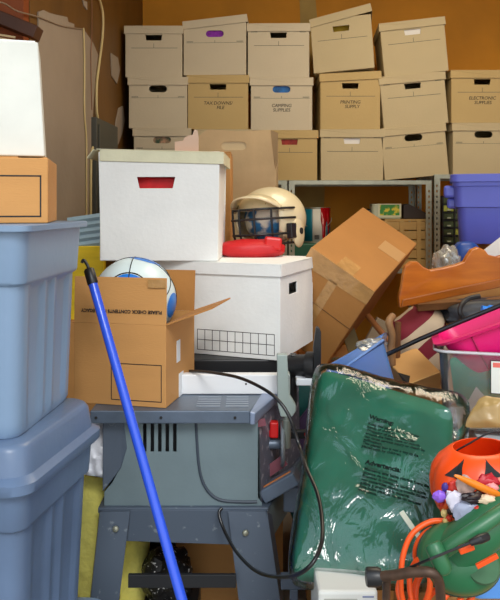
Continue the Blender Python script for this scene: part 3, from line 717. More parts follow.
# power cord of saw
cord = [(190,371,2.02),(215,373,1.90),(240,378,1.80),(262,388,1.72),(278,400,1.68),(290,418,1.66),(299,445,1.65),(306,467,1.56),(317,492,1.49),(322,518,1.43),(321,545,1.37),(308,568,1.34),(285,577,1.42),(258,572,1.60),(238,554,1.72),(225,532,1.80),(219,514,1.83),(222,508,1.84)]
o = obj('power_cord', MB().tube(spline([P(*c) for c in cord], 8), .0042, 10), BLKR, t, smooth=True)
o['label'] = 'looping black power cord'

# white fence board + black block for the shaded gap under lower white box
t = T('saw_fence', 'long white fence bar lying on table saw under the gridded white box', 'fence', (0,0,0))
Yw = 1.985
obj('fence_bar', MB().box(xx(170,Yw), xx(279,Yw), Yw, Yw+.03, ZS+.001, ZS+.057), mat('white enamel bar', (232,234,236), .4), t, bevel=.003)
obj('end_plate', MB().box(xx(279.5,Yw), xx(290,Yw), Yw-.002, Yw+.045, ZS+.001, ZS+.057), mat('pale grey plate', (158,170,168), .45), t, bevel=.002)
obj('screw', MB().lathe([(0,0),(.003,0),(.002,.002),(0,.002)], 10, Matrix.Translation((xx(246,Yw),Yw,zz(384,Yw))) @ Matrix.Rotation(R(90),4,'X')), INK, t)
t = T('miter_clamp', 'black clamp with upright flat handle standing on saw right of gridded box', 'clamp', P(305,385,2.03))
c0 = P(305,385,2.03)
def cl(px,py,Y): return P(px,py,Y)-c0
obj('clamp_body', MB().tube([cl(290,366,2.08), cl(312,366,2.05)], .034, 20), BLK, t, smooth=True)
obj('clamp_collar', MB().tube([cl(308,366,2.05), cl(317,366,2.04)], .042, 20), BLK, t, smooth=True)
b = MB(); b.plate([(-.010,-.07),(.010,-.07),(.012,.02),(.012,.085),(.006,.10),(-.002,.10),(-.010,.04)], .022, M=Matrix.Translation(cl(317,362,2.0)))
obj('clamp_handle', b, BLK, t, bevel=.004)
obj('clamp_foot', MB().box(cl(296,378,2.02).x, cl(316,378,2.02).x, -.02, .02, cl(0,385,2.02).z, cl(0,378,2.02).z), mat('white plastic', (225,230,236), .4), t, bevel=.003)
obj('clamp_post', MB().box(cl(290,378,2.1).x, cl(296,378,2.1).x, .03, .06, cl(0,392,2.1).z-.03, cl(0,352,2.1).z), BLK, t, bevel=.003)
o = obj('gap_block', MB().box(-.30, .085, 2.14, 2.5, ZS+.001, .927), BLK, bevel=.004); tag(o, 'added black block darkening the gap under gridded white file box, behind white bar', 'case')  # added block: carries the white box, its black stands for the gap's shade

# ================================================================== behind saw: purple board, teal tarp
o = obj('purple_board', MB().box(-.06, .06, 0, .02, -.2, .22, Matrix.Translation(P(302,447,2.25)) @ Matrix.Rotation(R(38),4,'Y')), mat('dark purple board', (84,64,104), .5), bevel=.002); tag(o, 'dark purple board leaning between table saw and green package', 'board')
o = obj('teal_tarp', pillow([P(292,375,2.3),P(340,380,2.3),P(345,560,2.25),P(290,520,2.3)], .06, amp=.02), mat('dark teal tarp', (16,80,76), .4, var=.4, bump=.4, bscale=12), smooth=True); tag(o, 'dark teal tarp bundled behind the right of table saw', 'tarp')
o = obj('red_knob', MB().tube([P(307,434,2.0), P(309,440,1.98)], .009, 12), RED, smooth=True)
o2 = T('hand_drill', 'small black tool with red tip behind the table saw handwheel', 'tool', P(300,434,2.02))
o.parent = o2; o.matrix_parent_inverse = Matrix.Translation(-o2.location); 
x = obj('tool_body', MB().box(-.03, .03, -.01, .01, -.012, .012), BLK, o2, bevel=.004)

# insulation, plastic scrap, black bag, box beneath
YEL = mat('yellow glass wool', (255,246,130), .95, var=.22, vscale=22, bump=.9, bscale=26)
o = obj('insulation_roll', blob((.085,.09,.33), (xx(118,2.1), 2.14, .325), e=.7, amp=.1, freq=2), YEL, smooth=True); tag(o, 'yellow glass wool roll standing behind left leg of saw', 'insulation')
o = obj('insulation_batt', blob((.07,.06,.33), (xx(92,1.95), 1.98, .325), e=.6, amp=.08, seed=3), YEL, smooth=True); tag(o, 'yellow glass wool batt standing between the blue totes and saw', 'insulation')
o = obj('plastic_scrap', pillow([P(86,418,1.92),P(114,414,1.92),P(110,480,1.88),P(84,474,1.88)], .03, amp=.012, freq=20, amp2=.01), mat('crinkled white plastic', (222,226,236), .3, bump=.6, bscale=25), smooth=True); tag(o, 'crinkled white plastic sheet tucked between lower tote lid and saw', 'plastic sheet')
o = obj('foam_board', MB().box(xx(70,2.74), xx(104,2.74), 2.74, 2.78, .95, zz(246,2.74)), mat('yellow plastic', (246,214,40), .6, var=.15, stretch=(1,1,8)), bevel=.004); tag(o, 'yellow panel standing upright behind blue pole cap', 'panel')
o = obj('ribbed_sheet', MB().add([(x_*.0125-.075, 0 if x_ % 2 else .006, z_) for z_ in (-.085,.068) for x_ in range(11)], [(i,i+1,i+12,i+11) for i in range(10)], Matrix.Translation(P(91,234,2.745)) @ Matrix.Rotation(R(82),4,'Y')), mat('pale blue ribbed plastic', (160,190,206), .35)); tag(o, 'pale blue ribbed plastic sheet behind the rim of upper tote', 'plastic sheet')
sd = o.modifiers.new('s','SOLIDIFY'); sd.thickness = .003
o = obj('brown_carton', MB().box(xx(110,2.4)-.08, xx(70,2.4)-.02, 2.6, 2.7, 0, .4), BRN); bpy.data.objects.remove(o)
t_ = carton('cardboard_box', xx(165,2.3), xx(245,2.3), 2.26, 2.56, .1, zz(535,2.3), 'kraft box seen between the legs under table saw')
carton('cardboard_box', xx(160,2.3), xx(250,2.3), 2.25, 2.6, 0, .099, 'flat kraft box on floor below table saw')
o = obj('black_bag', blob((.075,.09,.08), (xx(163,1.98), 2.08, .30), amp=.25, freq=3), mat('black bag with dust', (30,30,32), .4, vscale=110, col2=(214,214,214), thr=(.33,.37), bump=.5, bscale=30), smooth=True); tag(o, 'black bag spotted with white dust under the table saw', 'bag')
o = obj('black_bin', MB().loft([rrect(.16,.2,.03,z_,cx=xx(168,1.98),cy=2.09) for z_ in (0,.24)]), BLK, bevel=.004); tag(o, 'black bin under the dusty black bag below the saw', 'bin')
o = obj('plywood_sheet', MB().box(xx(147,2.22), xx(176,2.22), 2.20, 2.22, 0, zz(530,2.2)), BLK); tag(o, 'tall black panel standing right of the yellow glass wool', 'panel')

# ================================================================== TILTED BROWN BOX
an = Vector((.7856627,-.26451911,-.55925286)); bn = Vector((.46525777,.84845553,.25230622)); cn = -Vector((.40776136,-.45842432,.78966943))
la, lb, lc = .2603, .5395, .3673
org = P(311.5,247,2.40)
t = T('cardboard_box', 'large taped kraft box tipped on its corner right of gridded white box', 'box', org)
def bp(i, j, k): return an*la*i+bn*lb*j+cn*lc*k
vs = [bp(i,j,k) for k in (0,1) for j in (0,1) for i in (0,1)]
obj('box_body', MB().add(vs, [(0,1,3,2),(4,6,7,5),(0,4,5,1),(2,3,7,6),(0,2,6,4),(1,5,7,3)]), BRND, t, bevel=.004)
nb = cn*-1; nc = bn*-1
def patch(nm, pts, face, mm, off=.0012):
    n = nb if face == 'b' else nc
    if face == 'b': pp = [bp(i,j,0)+n*off for i,j in pts]+[bp(i,j,0)-n*.0005 for i,j in pts]
    else: pp = [bp(i,0,k)+n*off for i,k in pts]+[bp(i,0,k)-n*.0005 for i,k in pts]
    m_ = len(pts); return obj(nm, MB().add(pp, [tuple(range(m_)), tuple(range(2*m_-1,m_-1,-1))]+[(i,(i+1)%m_,(i+1)%m_+m_,i+m_) for i in range(m_)]), mm, t)
patch('tape', [(.0,.40),(.0,.58),(.26,.58),(.26,.40)][:0] or [(.62,.55),(.62,.72),(.98,.72),(.98,.55)], 'b', TAPEG)
patch('tape', [(.40,0),(.40,.16),(.66,.16),(.66,0)], 'b', TAPE)
patch('tape', [(-.0,.0),(1,.0),(1,.16),(-.0,.20)], 'c', TAPE)
patch('flap_edge', [(0,.475),(1,.475),(1,.482),(0,.482)], 'c', mat('dark crease', (104,70,34), .8))
patch('tape', [(.42,.16),(.55,.16),(.55,.95),(.42,.95)], 'c', TAPE)

# supports hidden in the pile
carton('cardboard_box', .20, .60, 2.46, 3.0, 0, .80, 'tall kraft carton on the floor below tipped taped box')

# ================================================================== HELMET + RED CAP
Yh = 2.62
hc = P(271, 219, Yh)
t = T('batting_helmet', 'cream helmet with black wire face guard on box behind white file box', 'helmet', hc, (0,R(-4),R(-30)))
CRM = mat('cream helmet shell', (228,214,176), .3, var=.06, coat=.4)
k = 1.0
# shell: open ellipsoid, facing left-front (-x,-y)
def shell(sz, cut, nm, mm, thick=.006):
    mb = MB(); seg, ring_ = 48, 28; idx = {}
    for i in range(ring_+1):
        th = math.pi/2-(math.pi*.72)*i/ring_
        for k in range(seg):
            ph = 2*math.pi*k/seg
            d = Vector((math.cos(th)*math.cos(ph), math.cos(th)*math.sin(ph), math.sin(th)))
            idx[(i,k)] = len(mb.v); mb.v.append((d.x*sz[0], d.y*sz[1], d.z*sz[2]))
    for i in range(ring_):
        for k in range(seg):
            k2 = (k+1) % seg
            c = [Vector(mb.v[idx[q_]]) for q_ in ((i,k),(i,k2),(i+1,k2),(i+1,k))]
            cc = sum(c, Vector())/4
            if cut(cc): continue
            mb.f.append((idx[(i,k)], idx[(i,k2)], idx[(i+1,k2)], idx[(i+1,k)]))
    o = obj(nm, mb, mm, t, smooth=True)
    s = o.modifiers.new('s', 'SOLIDIFY'); s.thickness = thick; s.offset = -1
    return o
hs = (.128,.148,.120)
# face opening towards local -y
def facecut(c):
    return (c.y < -.045 and c.z < .032 and abs(c.x) < .088) 
shell(hs, facecut, 'helmet_shell', CRM)
obj('inner_padding', blob((.105,.115,.095), (0,.015,.0), amp=.05), mat('blue and cream padding', (226,222,206), .8, col2=(40,110,160), vscale=9, thr=(.47,.53)), t, smooth=True)
# brim
br = MB(); pts = []
for k in range(25):
    a_ = R(-200+220*k/24); 
top_ = []; bot_ = []
for k in range(25):
    a_ = math.pi*(k/24)
    x_ = -math.cos(a_)*.105; y_ = -.085-math.sin(a_)*.105; z_ = .058+.022*math.sin(a_)-.03*(abs(math.cos(a_))**3)
    xi = -math.cos(a_)*.10; yi = -.07-math.sin(a_)*.045; zi = .056+.036*math.sin(a_)-.03*(abs(math.cos(a_))**3)
    top_.append((x_,y_,z_)); bot_.append((xi,yi,zi))
br.add(top_+bot_, [(i,i+1,i+26,i+25) for i in range(24)])
o = obj('brim', br, CRM, t, smooth=True); s = o.modifiers.new('s','SOLIDIFY'); s.thickness = .005
# ear piece
obj('ear_pad', blob((.012,.045,.055), (.120,-.02,-.055), amp=.02), CRM, t, smooth=True)
obj('ear_hole', MB().tube([(.128,-.02,-.05),(.135,-.02,-.05)], .012, 14), DARK, t)
obj('ridge', MB().tube([(.0+.0*a, -.12*math.cos(R(a))*1.2, .113*math.sin(R(a))) for a in range(25, 165, 10)], .006, 8), CRM, t, smooth=True)
obj('ridge', MB().tube([(.045, -.12*math.cos(R(a))*1.13, .106*math.sin(R(a))) for a in range(28, 165, 10)], .004, 8), mat('tan ridge', (170,140,90), .5), t, smooth=True)
gd = MB()
def arc(z, r, yb, a0=-84, a1=76, rr=.0042):
    gd.tube([(math.sin(R(a))*r, -math.cos(R(a))*(r+yb), z) for a in range(a0, a1+1, 8)], rr, 8)
arc(.035, .125, .055); arc(.0, .128, .06); arc(-.055, .126, .06); arc(-.09, .115, .05)
for xk in (-.075, -.03, .03, .08):
    ya = -math.sqrt(max(0, 1-(xk/.127)**2))*.187
    gd.tube([(xk,ya*.99,.036),(xk,ya,.0),(xk,ya*.99,-.055),(xk*.95,ya*.92,-.09)], .0042, 8)
obj('face_guard', gd, BLK, t, smooth=True)
obj('guard_clip', MB().box(.105, .128, -.085, -.045, -.075, -.02), BLK, t, bevel=.004)
o = obj('ball_cap', blob((.115,.07,.035), P(252,249,2.44), e=.8, amp=.08, freq=2), mat('red cap cloth', (200,20,30), .5, var=.15), smooth=True)
t = T('baseball_hat', 'bright red cap or hat lying in front of the helmet', 'hat', P(252,250,2.5)); o.parent = t; o.matrix_parent_inverse = Matrix.Translation(-t.location); o.name = 'crown'
x = obj('fold_band', MB().box(-.03,.03,-.02,.03,-.022,.020, Matrix.Translation(P(273,243,2.40)-t.location) @ Matrix.Rotation(R(6),4,'Y')), RED, t, bevel=.008)
carton('cardboard_box', -.06, .12, 2.44, 2.72, 1.05, zz(250,2.5)-.02, 'kraft box hidden behind the gridded box, carrying helmet')
carton('cardboard_box', -.12, .12, 2.54, 2.71, .0, 1.048, 'tall narrow kraft carton standing behind table saw')

# ================================================================== SHELF ITEMS
ZSH = 1.046
Yp2 = 4.0
zc = zz(243,3.95)
o = obj('green_case', MB().box(xx(282,3.92), xx(336,3.92), 3.90, 4.2, ZSH, zc), mat('dark green plastic', (30,96,70), .45, var=.2), bevel=.008); tag(o, 'dark green case lying under the paint can on shelf', 'case')
pc = Vector((xx(316,4.0), 4.02, zc+.001))
t = T('paint_can', 'paint can with red drips running over its white and teal label', 'paint can', pc)
r_ = .084; h_ = .20
obj('can_body', MB().lathe([(0,0),(r_,0),(r_,.004),(r_-.003,.006),(r_-.003,h_-.006),(r_,h_-.004),(r_,h_),(r_-.012,h_),(r_-.014,h_-.006),(0,h_-.006)], 40), STEEL, t, smooth=True)
def wrap(a0, a1, z0, z1, rr, mm, nm, prof=None):
    n = 24; v = []
    for i in range(n+1):
        a_ = R(a0+(a1-a0)*i/n); zl = prof(i/n) if prof else z0
        v += [(rr*math.sin(a_), -rr*math.cos(a_), zl), (rr*math.sin(a_), -rr*math.cos(a_), z1)]
    o = obj(nm, MB().add(v, [(2*i,2*i+2,2*i+3,2*i+1) for i in range(n)]), mm, t, smooth=True); s = o.modifiers.new('s','SOLIDIFY'); s.thickness = .0006
wrap(-170, -18, .01, h_-.01, r_-.0015, mat('teal label', (16,110,130), .4), 'label_band')
wrap(-18, 40, .01, h_-.01, r_-.0015, mat('white label', (210,210,200), .5), 'label_band')
wrap(40, 175, .01, h_-.01, r_-.0015, mat('teal label', (16,110,130), .4), 'label_band')
def drip(u):
    return h_-.07-.07*abs(math.sin(u*7.3))-(.09 if .12 < u < .3 else 0)-(.05 if .5 < u < .62 else 0)
wrap(14, 80, 0, h_-.002, r_+.0006, mat('wet red paint', (150,10,20), .2), 'paint_drip', drip)
obj('barcode', (lambda q: [q.box(-.014+.003*k, -.0125+.003*k, -r_-.0006, -r_+.001, .02, .045) for k in range(9)] and q)(MB()), INK, t).rotation_euler = (0,0,R(0))
obj('wire_handle', MB().tube([(math.cos(R(a))*(r_+.003), -.03-.04*math.sin(R(a)), .14-.06*math.sin(R(a))) for a in range(0,181,12)], .0018, 6), STEEL, t)
t = T('wooden_crate', 'pale wooden slatted crate on the middle shelf beside steel posts', 'crate', (xx(406,3.92), 3.92, ZSH))
w = 42*3.92/F; hcr = zz(221,3.92)-ZSH
for k in range(5):
    z0 = hcr*k/5
    obj('slat', MB().box(-w/2, w/2, 0, .012, z0+.003, z0+hcr/5-.003), WOODP, t, bevel=.001)
for sx_ in (-1, -.2, .6, 1): obj('batten', MB().box(sx_*w/2-.012, sx_*w/2+.012, -.008, -.0005, 0, hcr), WOODP, t, bevel=.001)
obj('side_board', MB().box(-w/2, -w/2+.012, .012, .3, 0, hcr), WOODP, t); obj('side_board', MB().box(w/2-.012, w/2, .012, .3, 0, hcr), WOODP, t)
obj('crate_top', MB().box(-w/2, w/2, 0, .3, hcr, hcr+.01), WOODP, t)
zt2 = ZSH+hcr+.011
o = T('plastic_jug', 'translucent container with green and yellow label lying on the wooden crate', 'container', (xx(387,3.95), 3.95, zt2))
obj('container_body', MB().loft([rrect(.17,.1,.02,z_,cx=0,cy=.05) for z_ in (0,.085)]), mat('milky plastic', (190,196,170), .3), o, bevel=.006)
obj('container_label', MB().box(-.04,.07,-.0014,0,.02,.08), mat('green label', (60,140,60), .5, vscale=30, col2=(214,200,60), thr=(.42,.5)), o)
obj('label_panel', MB().box(-.05,.08,-.0008,0,.012,.086), mat('pale label', (214,214,180), .5), o)
obj('spout', MB().lathe([(0,0),(.018,0),(.014,.05),(0,.05)], 12, Matrix.Translation((-.085,.05,.04)) @ Matrix.Rotation(R(-90),4,'Y')), BLK, o, smooth=True)
o = obj('dark_wedge', MB().add([(0,0,0),(.19,0,0),(.19,.12,0),(0,.12,0),(0,0,.08),(.03,0,.085),(.03,.12,.085),(0,.12,.08)], [(0,3,2,1),(0,1,5,4),(1,2,6,5),(2,3,7,6),(3,0,4,7),(4,5,6,7)], Matrix.Translation((xx(404,3.95),3.96,zt2))), mat('dark brown case', (50,40,34), .5), bevel=.003); tag(o, 'dark wedge-shaped case right of the translucent container', 'case')
# glass jar at can right
o = obj('glass_bottle', MB().lathe([(0,0),(.03,0),(.03,.10),(.012,.13),(.012,.15),(0,.15)], 20, Matrix.Translation((xx(337,4.1),4.1,ZSH))), mat('green brown glass', (110,100,60), .15), smooth=True); tag(o, 'brownish bottle right of the paint can, behind taped box', 'bottle')
# parts cabinet
t = T('parts_cabinet', 'black parts cabinet with small clear drawers behind periwinkle tote', 'cabinet', (xx(441.5,3.95), 3.93, ZSH))
w = .40; hcab = zz(196,3.95)-ZSH
DR = mat('smoky clear drawer', (90,104,76), .2, vscale=9, col2=(30,34,28)); DRY = mat('drawer contents', (190,200,90), .4, var=.5, vscale=30)
b = MB().plate([(0,0),(w,0),(w,hcab),(0,hcab)], .15, [[(.006+.066*i,.008+.044*j),(.066+.066*i,.008+.044*j),(.066+.066*i,.046+.044*j),(.006+.066*i,.046+.044*j)] for i in range(6) for j in range(int(hcab/.044))])
b.box(0, w, .15, .155, 0, hcab); obj('cabinet_frame', b, BLK, t)
for i in range(6):
    for j in range(int(hcab/.044)):
        d = obj('drawer', MB().box(.008+.066*i, .064+.066*i, .004, .14, .010+.044*j, .044+.044*j), random.choice([DR,DR,DRY]) if (i+j) % 2 else DR, t, bevel=.002)
        obj('drawer_pull', MB().box(.026+.066*i, .046+.066*i, -.006, .004, .014+.044*j, .022+.044*j), mat('clear pull', (170,180,160), .2), d)

# ================================================================== PERIWINKLE TOTE
Yt = 3.0
PER = mat('periwinkle plastic', (94,108,220), .35, var=.06, spec=.6)
w = .56; hT = (zz(174,Yt)-zz(244,Yt))
zT = zz(244,Yt)
_c = Vector((xx(452,Yt), Yt, zT))+Matrix.Rotation(R(-16),3,'Z') @ Vector((w/2,.19,0))
t = T('storage_tote', 'periwinkle blue tote with latch handle at the right, above the wooden headboard', 'tote', _c, (0,0,R(-16)))
def ring(s, z, r=.04): return rrect(w+s, .38+s, r, z, 8)
obj('tote_body', MB().loft([ring(-.075,0,.03), ring(-.06,.008), ring(-.045,hT*.52), ring(-.02,hT*.53), ring(-.012,hT*.82), ring(0,hT*.83), ring(.0,hT*.93)]), PER, t, smooth=True)
obj('lid', MB().loft([ring(.012,hT*.885), ring(.018,hT*.89), ring(.018,hT*.99), ring(.0,hT)]), PER, t, smooth=True)
h = MB(); h.box(-w/2-.035, -w/2+.05, -.15, -.05, hT*.66, hT*.84); h.box(-w/2-.022, -w/2+.05, -.13, -.07, hT*.5, hT*.66)
obj('latch_handle', h, PER, t, bevel=.012)
# support: cartons behind
carton('cardboard_box', 1.02, 1.50, 2.98, 3.3, .62, zT-.001, 'kraft carton under the periwinkle tote, hidden behind headboard')
carton('cardboard_box', .99, 1.7, 2.9, 3.55, 0, .618, 'large kraft carton on the floor under periwinkle tote')
carton('cardboard_box', .66, .98, 2.47, 2.85, 0, 1.13, 'tall kraft carton behind headboard carrying crumpled plastic bag')

# ================================================================== HEADBOARD
Yw = 2.25
outl = [(400,308),(399,297),(401,287),(402,277),(404,266),(410,261.5),(417,261.5),(423,267),(430,270),(443,268),(456,265),(464,262),(467,256),(471,250),(478,247),(485,250),(489,255),(498,257),(510,254),(522,246),(532,244),(542,250),(556,247),(568,242),(578,246),(580,262),(582,273)]
c0 = P(400,308,Yw)
t = T('wooden_headboard', 'orange brown scalloped wooden headboard lying across the pile at right', 'headboard', c0, (R(6),0,R(4)))
o2 = [((P(a_,b2_,Yw)-c0).x, (P(a_,b2_,Yw)-c0).z) for a_, b2_ in outl]
obj('panel', MB().plate(o2, .022), WOOD, t, bevel=.003)
rl_ = [((P(a_,b2_,Yw)-c0).x, (P(a_,b2_,Yw)-c0).z) for a_, b2_ in ((401,306.5),(402,299),(580,262),(580,272))]
obj('rail', MB().plate(rl_, .008, y=-.0085), mat('darker stained maple', (164,88,14), .3, var=.3, vscale=8, stretch=(1,1,4), coat=.3), t, bevel=.002)
o = obj('wooden_plank', MB().box(-.09,.42,.0,.06,-.012,.012, Matrix.Translation(P(445,306,2.33)) @ Matrix.Rotation(R(-4),4,'Y')), mat('dull plank', (140,96,50), .7, var=.2), bevel=.002); tag(o, 'dull brown plank end under the wooden headboard', 'plank')

# ================================================================== STRIPED CLOTH, STICKS, BAGS
t = obj('striped_cushion', blob((.105,.09,.14), P(420,348,2.38), e=.85, amp=.15, freq=1.6), stripes('maroon and cream stripes', ((112,12,34),(186,166,140)), 3.2, .8, (0,R(-48),0)), smooth=True); tag(t, 'maroon and cream striped cloth bundle below left end of headboard', 'cloth')
o = obj('driftwood', MB().tube(spline([P(392,365,2.2),P(391,350,2.2),P(392,335,2.2),P(389,322,2.2),P(393,316,2.22)], 6), [.012,.012,.013,.013,.014,.016,.014,.013,.012]+[.012]*16, 10), mat('weathered branch', (150,110,70), .6, var=.4, vscale=20), smooth=True); tag(o, 'weathered stub of branch standing left of the striped cloth', 'branch')
o = obj('wooden_post', MB().tube([P(397,365,2.25),P(398,322,2.25)], .010, 10), mat('brown post', (120,76,40), .6, var=.4, vscale=20)); tag(o, 'thin brown post between the branch stub and striped cloth', 'post')
o = obj('broom_handle', MB().tube([P(368,316,2.5),P(392,345,2.35)], .011, 12), mat('brown stick', (136,84,44), .5), smooth=True); tag(o, 'brown stick slanting down behind taped box', 'stick')
o = obj('pale_board', MB().box(-.03,.03,0,.02,-.3,.1, Matrix.Translation(P(372,345,2.6)) @ Matrix.Rotation(R(28),4,'Y')), mat('pale board', (170,150,120), .7, var=.2), bevel=.002); tag(o, 'pale board scrap leaning behind blue translucent bin', 'board')
o = obj('wood_board', MB().box(-.025,.025,0,.02,-.3,.1, Matrix.Translation(P(355,350,2.55)) @ Matrix.Rotation(R(-20),4,'Y')), mat('olive wood', (120,104,66), .7, var=.2), bevel=.002); tag(o, 'olive brown board leaning behind the blue translucent bin', 'board')
PLB = clear('loose polythene', base=.08, milk=.45, milkcol=(170,172,164), rough=.25, bump=.4, bscale=14)
o = obj('plastic_bag', blob((.05,.05,.06), P(447,262,2.6), amp=.3, freq=2, amp2=.06), PLB, smooth=True); tag(o, 'crumpled clear plastic bag poking up behind headboard', 'plastic bag')
o = obj('polythene_wrap', blob((.045,.03,.02), P(372,345,2.12), amp=.3, freq=2, amp2=.06), PLB, smooth=True); tag(o, 'crumpled clear polythene at the rim of the blue bin', 'plastic bag')
o = obj('duffel_bag', blob((.19,.10,.055), P(498,314,2.36), e=.8, amp=.12), mat('charcoal nylon', (42,46,54), .5, var=.3, vscale=8, bump=.4, bscale=12), smooth=True); tag(o, 'charcoal nylon bag under the headboard at right edge', 'bag')
x = obj('bag_strap', MB().tube(spline([P(470,330,2.16),P(460,312,2.16),P(466,300,2.18),P(480,296,2.18)], 8), .008, 8), BLK, smooth=True); x.parent = o
o = obj('white_card', MB().box(-.05,.05,0,.003,-.10,.02, Matrix.Translation(P(497,247,2.5)) @ Matrix.Rotation(R(-38),4,'Y')), WP); tag(o, 'white card slanting between periwinkle tote and headboard', 'card')
o = obj('blue_bucket', blob((.05,.05,.06), P(466,262,2.72)+Vector((0,0,.02)), e=.7, amp=.05), mat('deep blue plastic', (30,70,150), .4), smooth=True); tag(o, 'deep blue lump of plastic behind headboard under periwinkle tote', 'plastic')
# blue nozzle
t = T('squirt_bottle', 'bright blue plastic nozzle at right edge above pink basin', 'nozzle', P(500,313,2.05))
Mn = Matrix.Rotation(R(-76),4,'Y')
obj('nozzle_body', MB().lathe([(0,-.1),(.02,-.1),(.02,-.0),(.024,.0),(.024,.01),(.017,.012),(.016,.035),(.010,.04),(.009,.055),(0,.055)], 20, Mn @ Matrix.Rotation(0,4,'Z')), mat('bright blue plastic', (30,130,230), .35), t, smooth=True)
# black tube
o = obj('metal_tube', MB().tube([P(384,356,2.02), P(420,339,1.98), P(460,322,1.94), P(560,281,1.9)], .0065, 12), mat('gunmetal tube', (50,52,58), .2, metal=.6), smooth=True); tag(o, 'thin dark metal tube slanting over small kraft box and pink basin', 'tube')

# ================================================================== SMALL KRAFT BOX
c0 = P(407,392,2.1)
t = T('cardboard_box', 'small kraft box between blue translucent bin and pink basin', 'box', c0)
BS = mat('mid kraft board', (196,148,88), .85, var=.08)
A = [P(386,360,2.24),P(416,347,2.30),P(441,372,2.12),P(410,384,2.06)]
dn = Vector((.004,.05,-.30))
vs = [p-c0 for p in A]+[p-c0+dn for p in A]
obj('box_body', MB().add(vs, [(0,1,2,3),(4,7,6,5),(0,4,5,1),(1,5,6,2),(2,6,7,3),(3,7,4,0)]), BS, t, bevel=.003)
e0 = A[3]-c0; e1 = A[2]-c0
o = MB().tube([e0+Vector((0,-.001,.001)), e1+Vector((0,-.001,.001))], .0018, 6); obj('worn_edge', o, mat('pale worn edge', (226,186,120), .8), t)
obj('torn_slit', MB().add([A[0].lerp(A[3],.55)-c0+Vector((-.004,-.003,.002)), A[0].lerp(A[3],.72)-c0+Vector((.022,.0,.003)), A[3]-c0+Vector((-.004,-.003,.002)), A[0].lerp(A[3],.8)-c0+Vector((-.008,-.004,-.004))], [(0,1,2,3)]), DARK, t)

# ================================================================== BLUE TRANSLUCENT BIN
c0 = P(362,385,1.95)
t = T('translucent_bin', 'translucent sky blue bin tipped behind the top of green package', 'bin', c0)
BLT = clear('translucent blue', tint=(150,190,250), base=.06, milk=.5, milkcol=(120,170,240), rough=.2, bump=.1)
top_ = [P(322,382,1.93),P(383,341,1.93),P(386,334,2.22),P(330,366,2.25)]
bot_ = [P(345,420,1.97),P(396,386,1.97),P(392,380,2.18),P(350,405,2.2)]
vs = [p-c0 for p in top_]+[p-c0 for p in bot_]
o = obj('bin_body', MB().add(vs, [(0,4,5,1),(1,5,6,2),(2,6,7,3),(3,7,4,0),(4,7,6,5)]), BLT, t, bevel=.006)
s = o.modifiers.new('s','SOLIDIFY'); s.thickness = .003
obj('rim', MB().tube([p-c0 for p in top_], .006, 8, True), BLT, t, smooth=True)

# ================================================================== GREEN PACKAGE
c0 = P(365,580,1.45)
t = T('packaged_blanket', 'dark green blanket in clear plastic bag with printed warning, leaning at centre', 'package', c0)
q = lambda a_,b2_,Y: P(a_,b2_,Y)-c0
corn = [q(319,368,1.84), q(455,410,1.74), q(440,584,1.42), q(288,582,1.46)]
obj('blanket', pillow(corn, .074, 36, 40, ex=8, amp=.005, freq=9, amp2=.001), GREEN, t, smooth=True)
PLA = clear('wrinkled clear bag', base=.03, milk=.0, rough=.09, bump=.6, bscale=9, stretch=(1.6,1,.7))
corn2 = [q(315,363,1.87), q(474,400,1.73), q(447,591,1.40), q(284,588,1.455)]
pm = pillow(corn2, .108, 60, 60, ex=8, amp=.012, freq=8, amp2=.003)
bag = obj('plastic_bag', pm, PLA, t, smooth=True)
from mathutils.bvhtree import BVHTree
bvh = BVHTree.FromPolygons([Vector(v) for v in pm.v], pm.f)
# printed text lies on the bag front
nx_ = (corn[1]-corn[0]).normalized(); dz = (corn[3]-corn[0]).normalized(); nn = nx_.cross(dz).normalized()
if nn.y > 0: nn = -nn
up = -(dz-nx_*dz.dot(nx_)).normalized()
Mr = Matrix((nx_, up, nx_.cross(up))).transposed().to_4x4()
def onface(px, py, Y, off): 
    return Matrix.Translation(q(px,py,Y)+nn*off) @ Mr
TX = mat('near black ink', (4,14,14), .8)
off = .066
w1 = "Warning:"; w2 = "Keep this plastic bag out of the\nhands of children.\nWrapping of plastic materials\naround the head, nose or mouth\ncan cause serious injury or death by\nsuffocation.\nThis plastic bag is not a toy to be\nplaced with by children."
a1 = "Advertencia:"; a2 = "Mantenga esta bolsa plastica fuera del\nalcance de los ninos.\nEnvolver la cabeza, la nariz o la boca\ncon materiales plasticos puede causar\nasfixia y provocar la muerte.\nEsta bolsa plastica no es un juguete\npara ninos."
def yat(px, py):
    u_ = (px-322)/130; v_ = (py-385)/195; return (1.84*(1-u_)+1.74*u_)*(1-v_)+v_*(1.46*(1-u_)+1.42*u_)
tx = []
tx += [text(w1, .0155, TX, t, onface(366, 436, yat(366,432), off), align='LEFT', bold=.0007)]; tx += [text(w2, .0094, TX, t, onface(365, 442, yat(365,438), off), align='LEFT', line=.92, bold=.0003)]
tx += [text(a1, .0155, TX, t, onface(362, 481, yat(362,477), off), align='LEFT', bold=.0007)]; tx += [text(a2, .0094, TX, t, onface(361, 487, yat(361,483), off), align='LEFT', line=.92, bold=.0003)]
for o in tx:
    for v in o.data.vertices:
        hit = bvh.ray_cast(v.co+nn*.2, -nn)
        if hit[0]: v.co = hit[0]+nn*.0012
obj('bag_tag', MB().box(-.005,.005,-.001,.001,-.03,.03, Matrix.Translation(q(410,524,1.40)) @ Matrix.Rotation(R(-35),4,'Y')), mat('white tag', (226,232,214), .4), t)

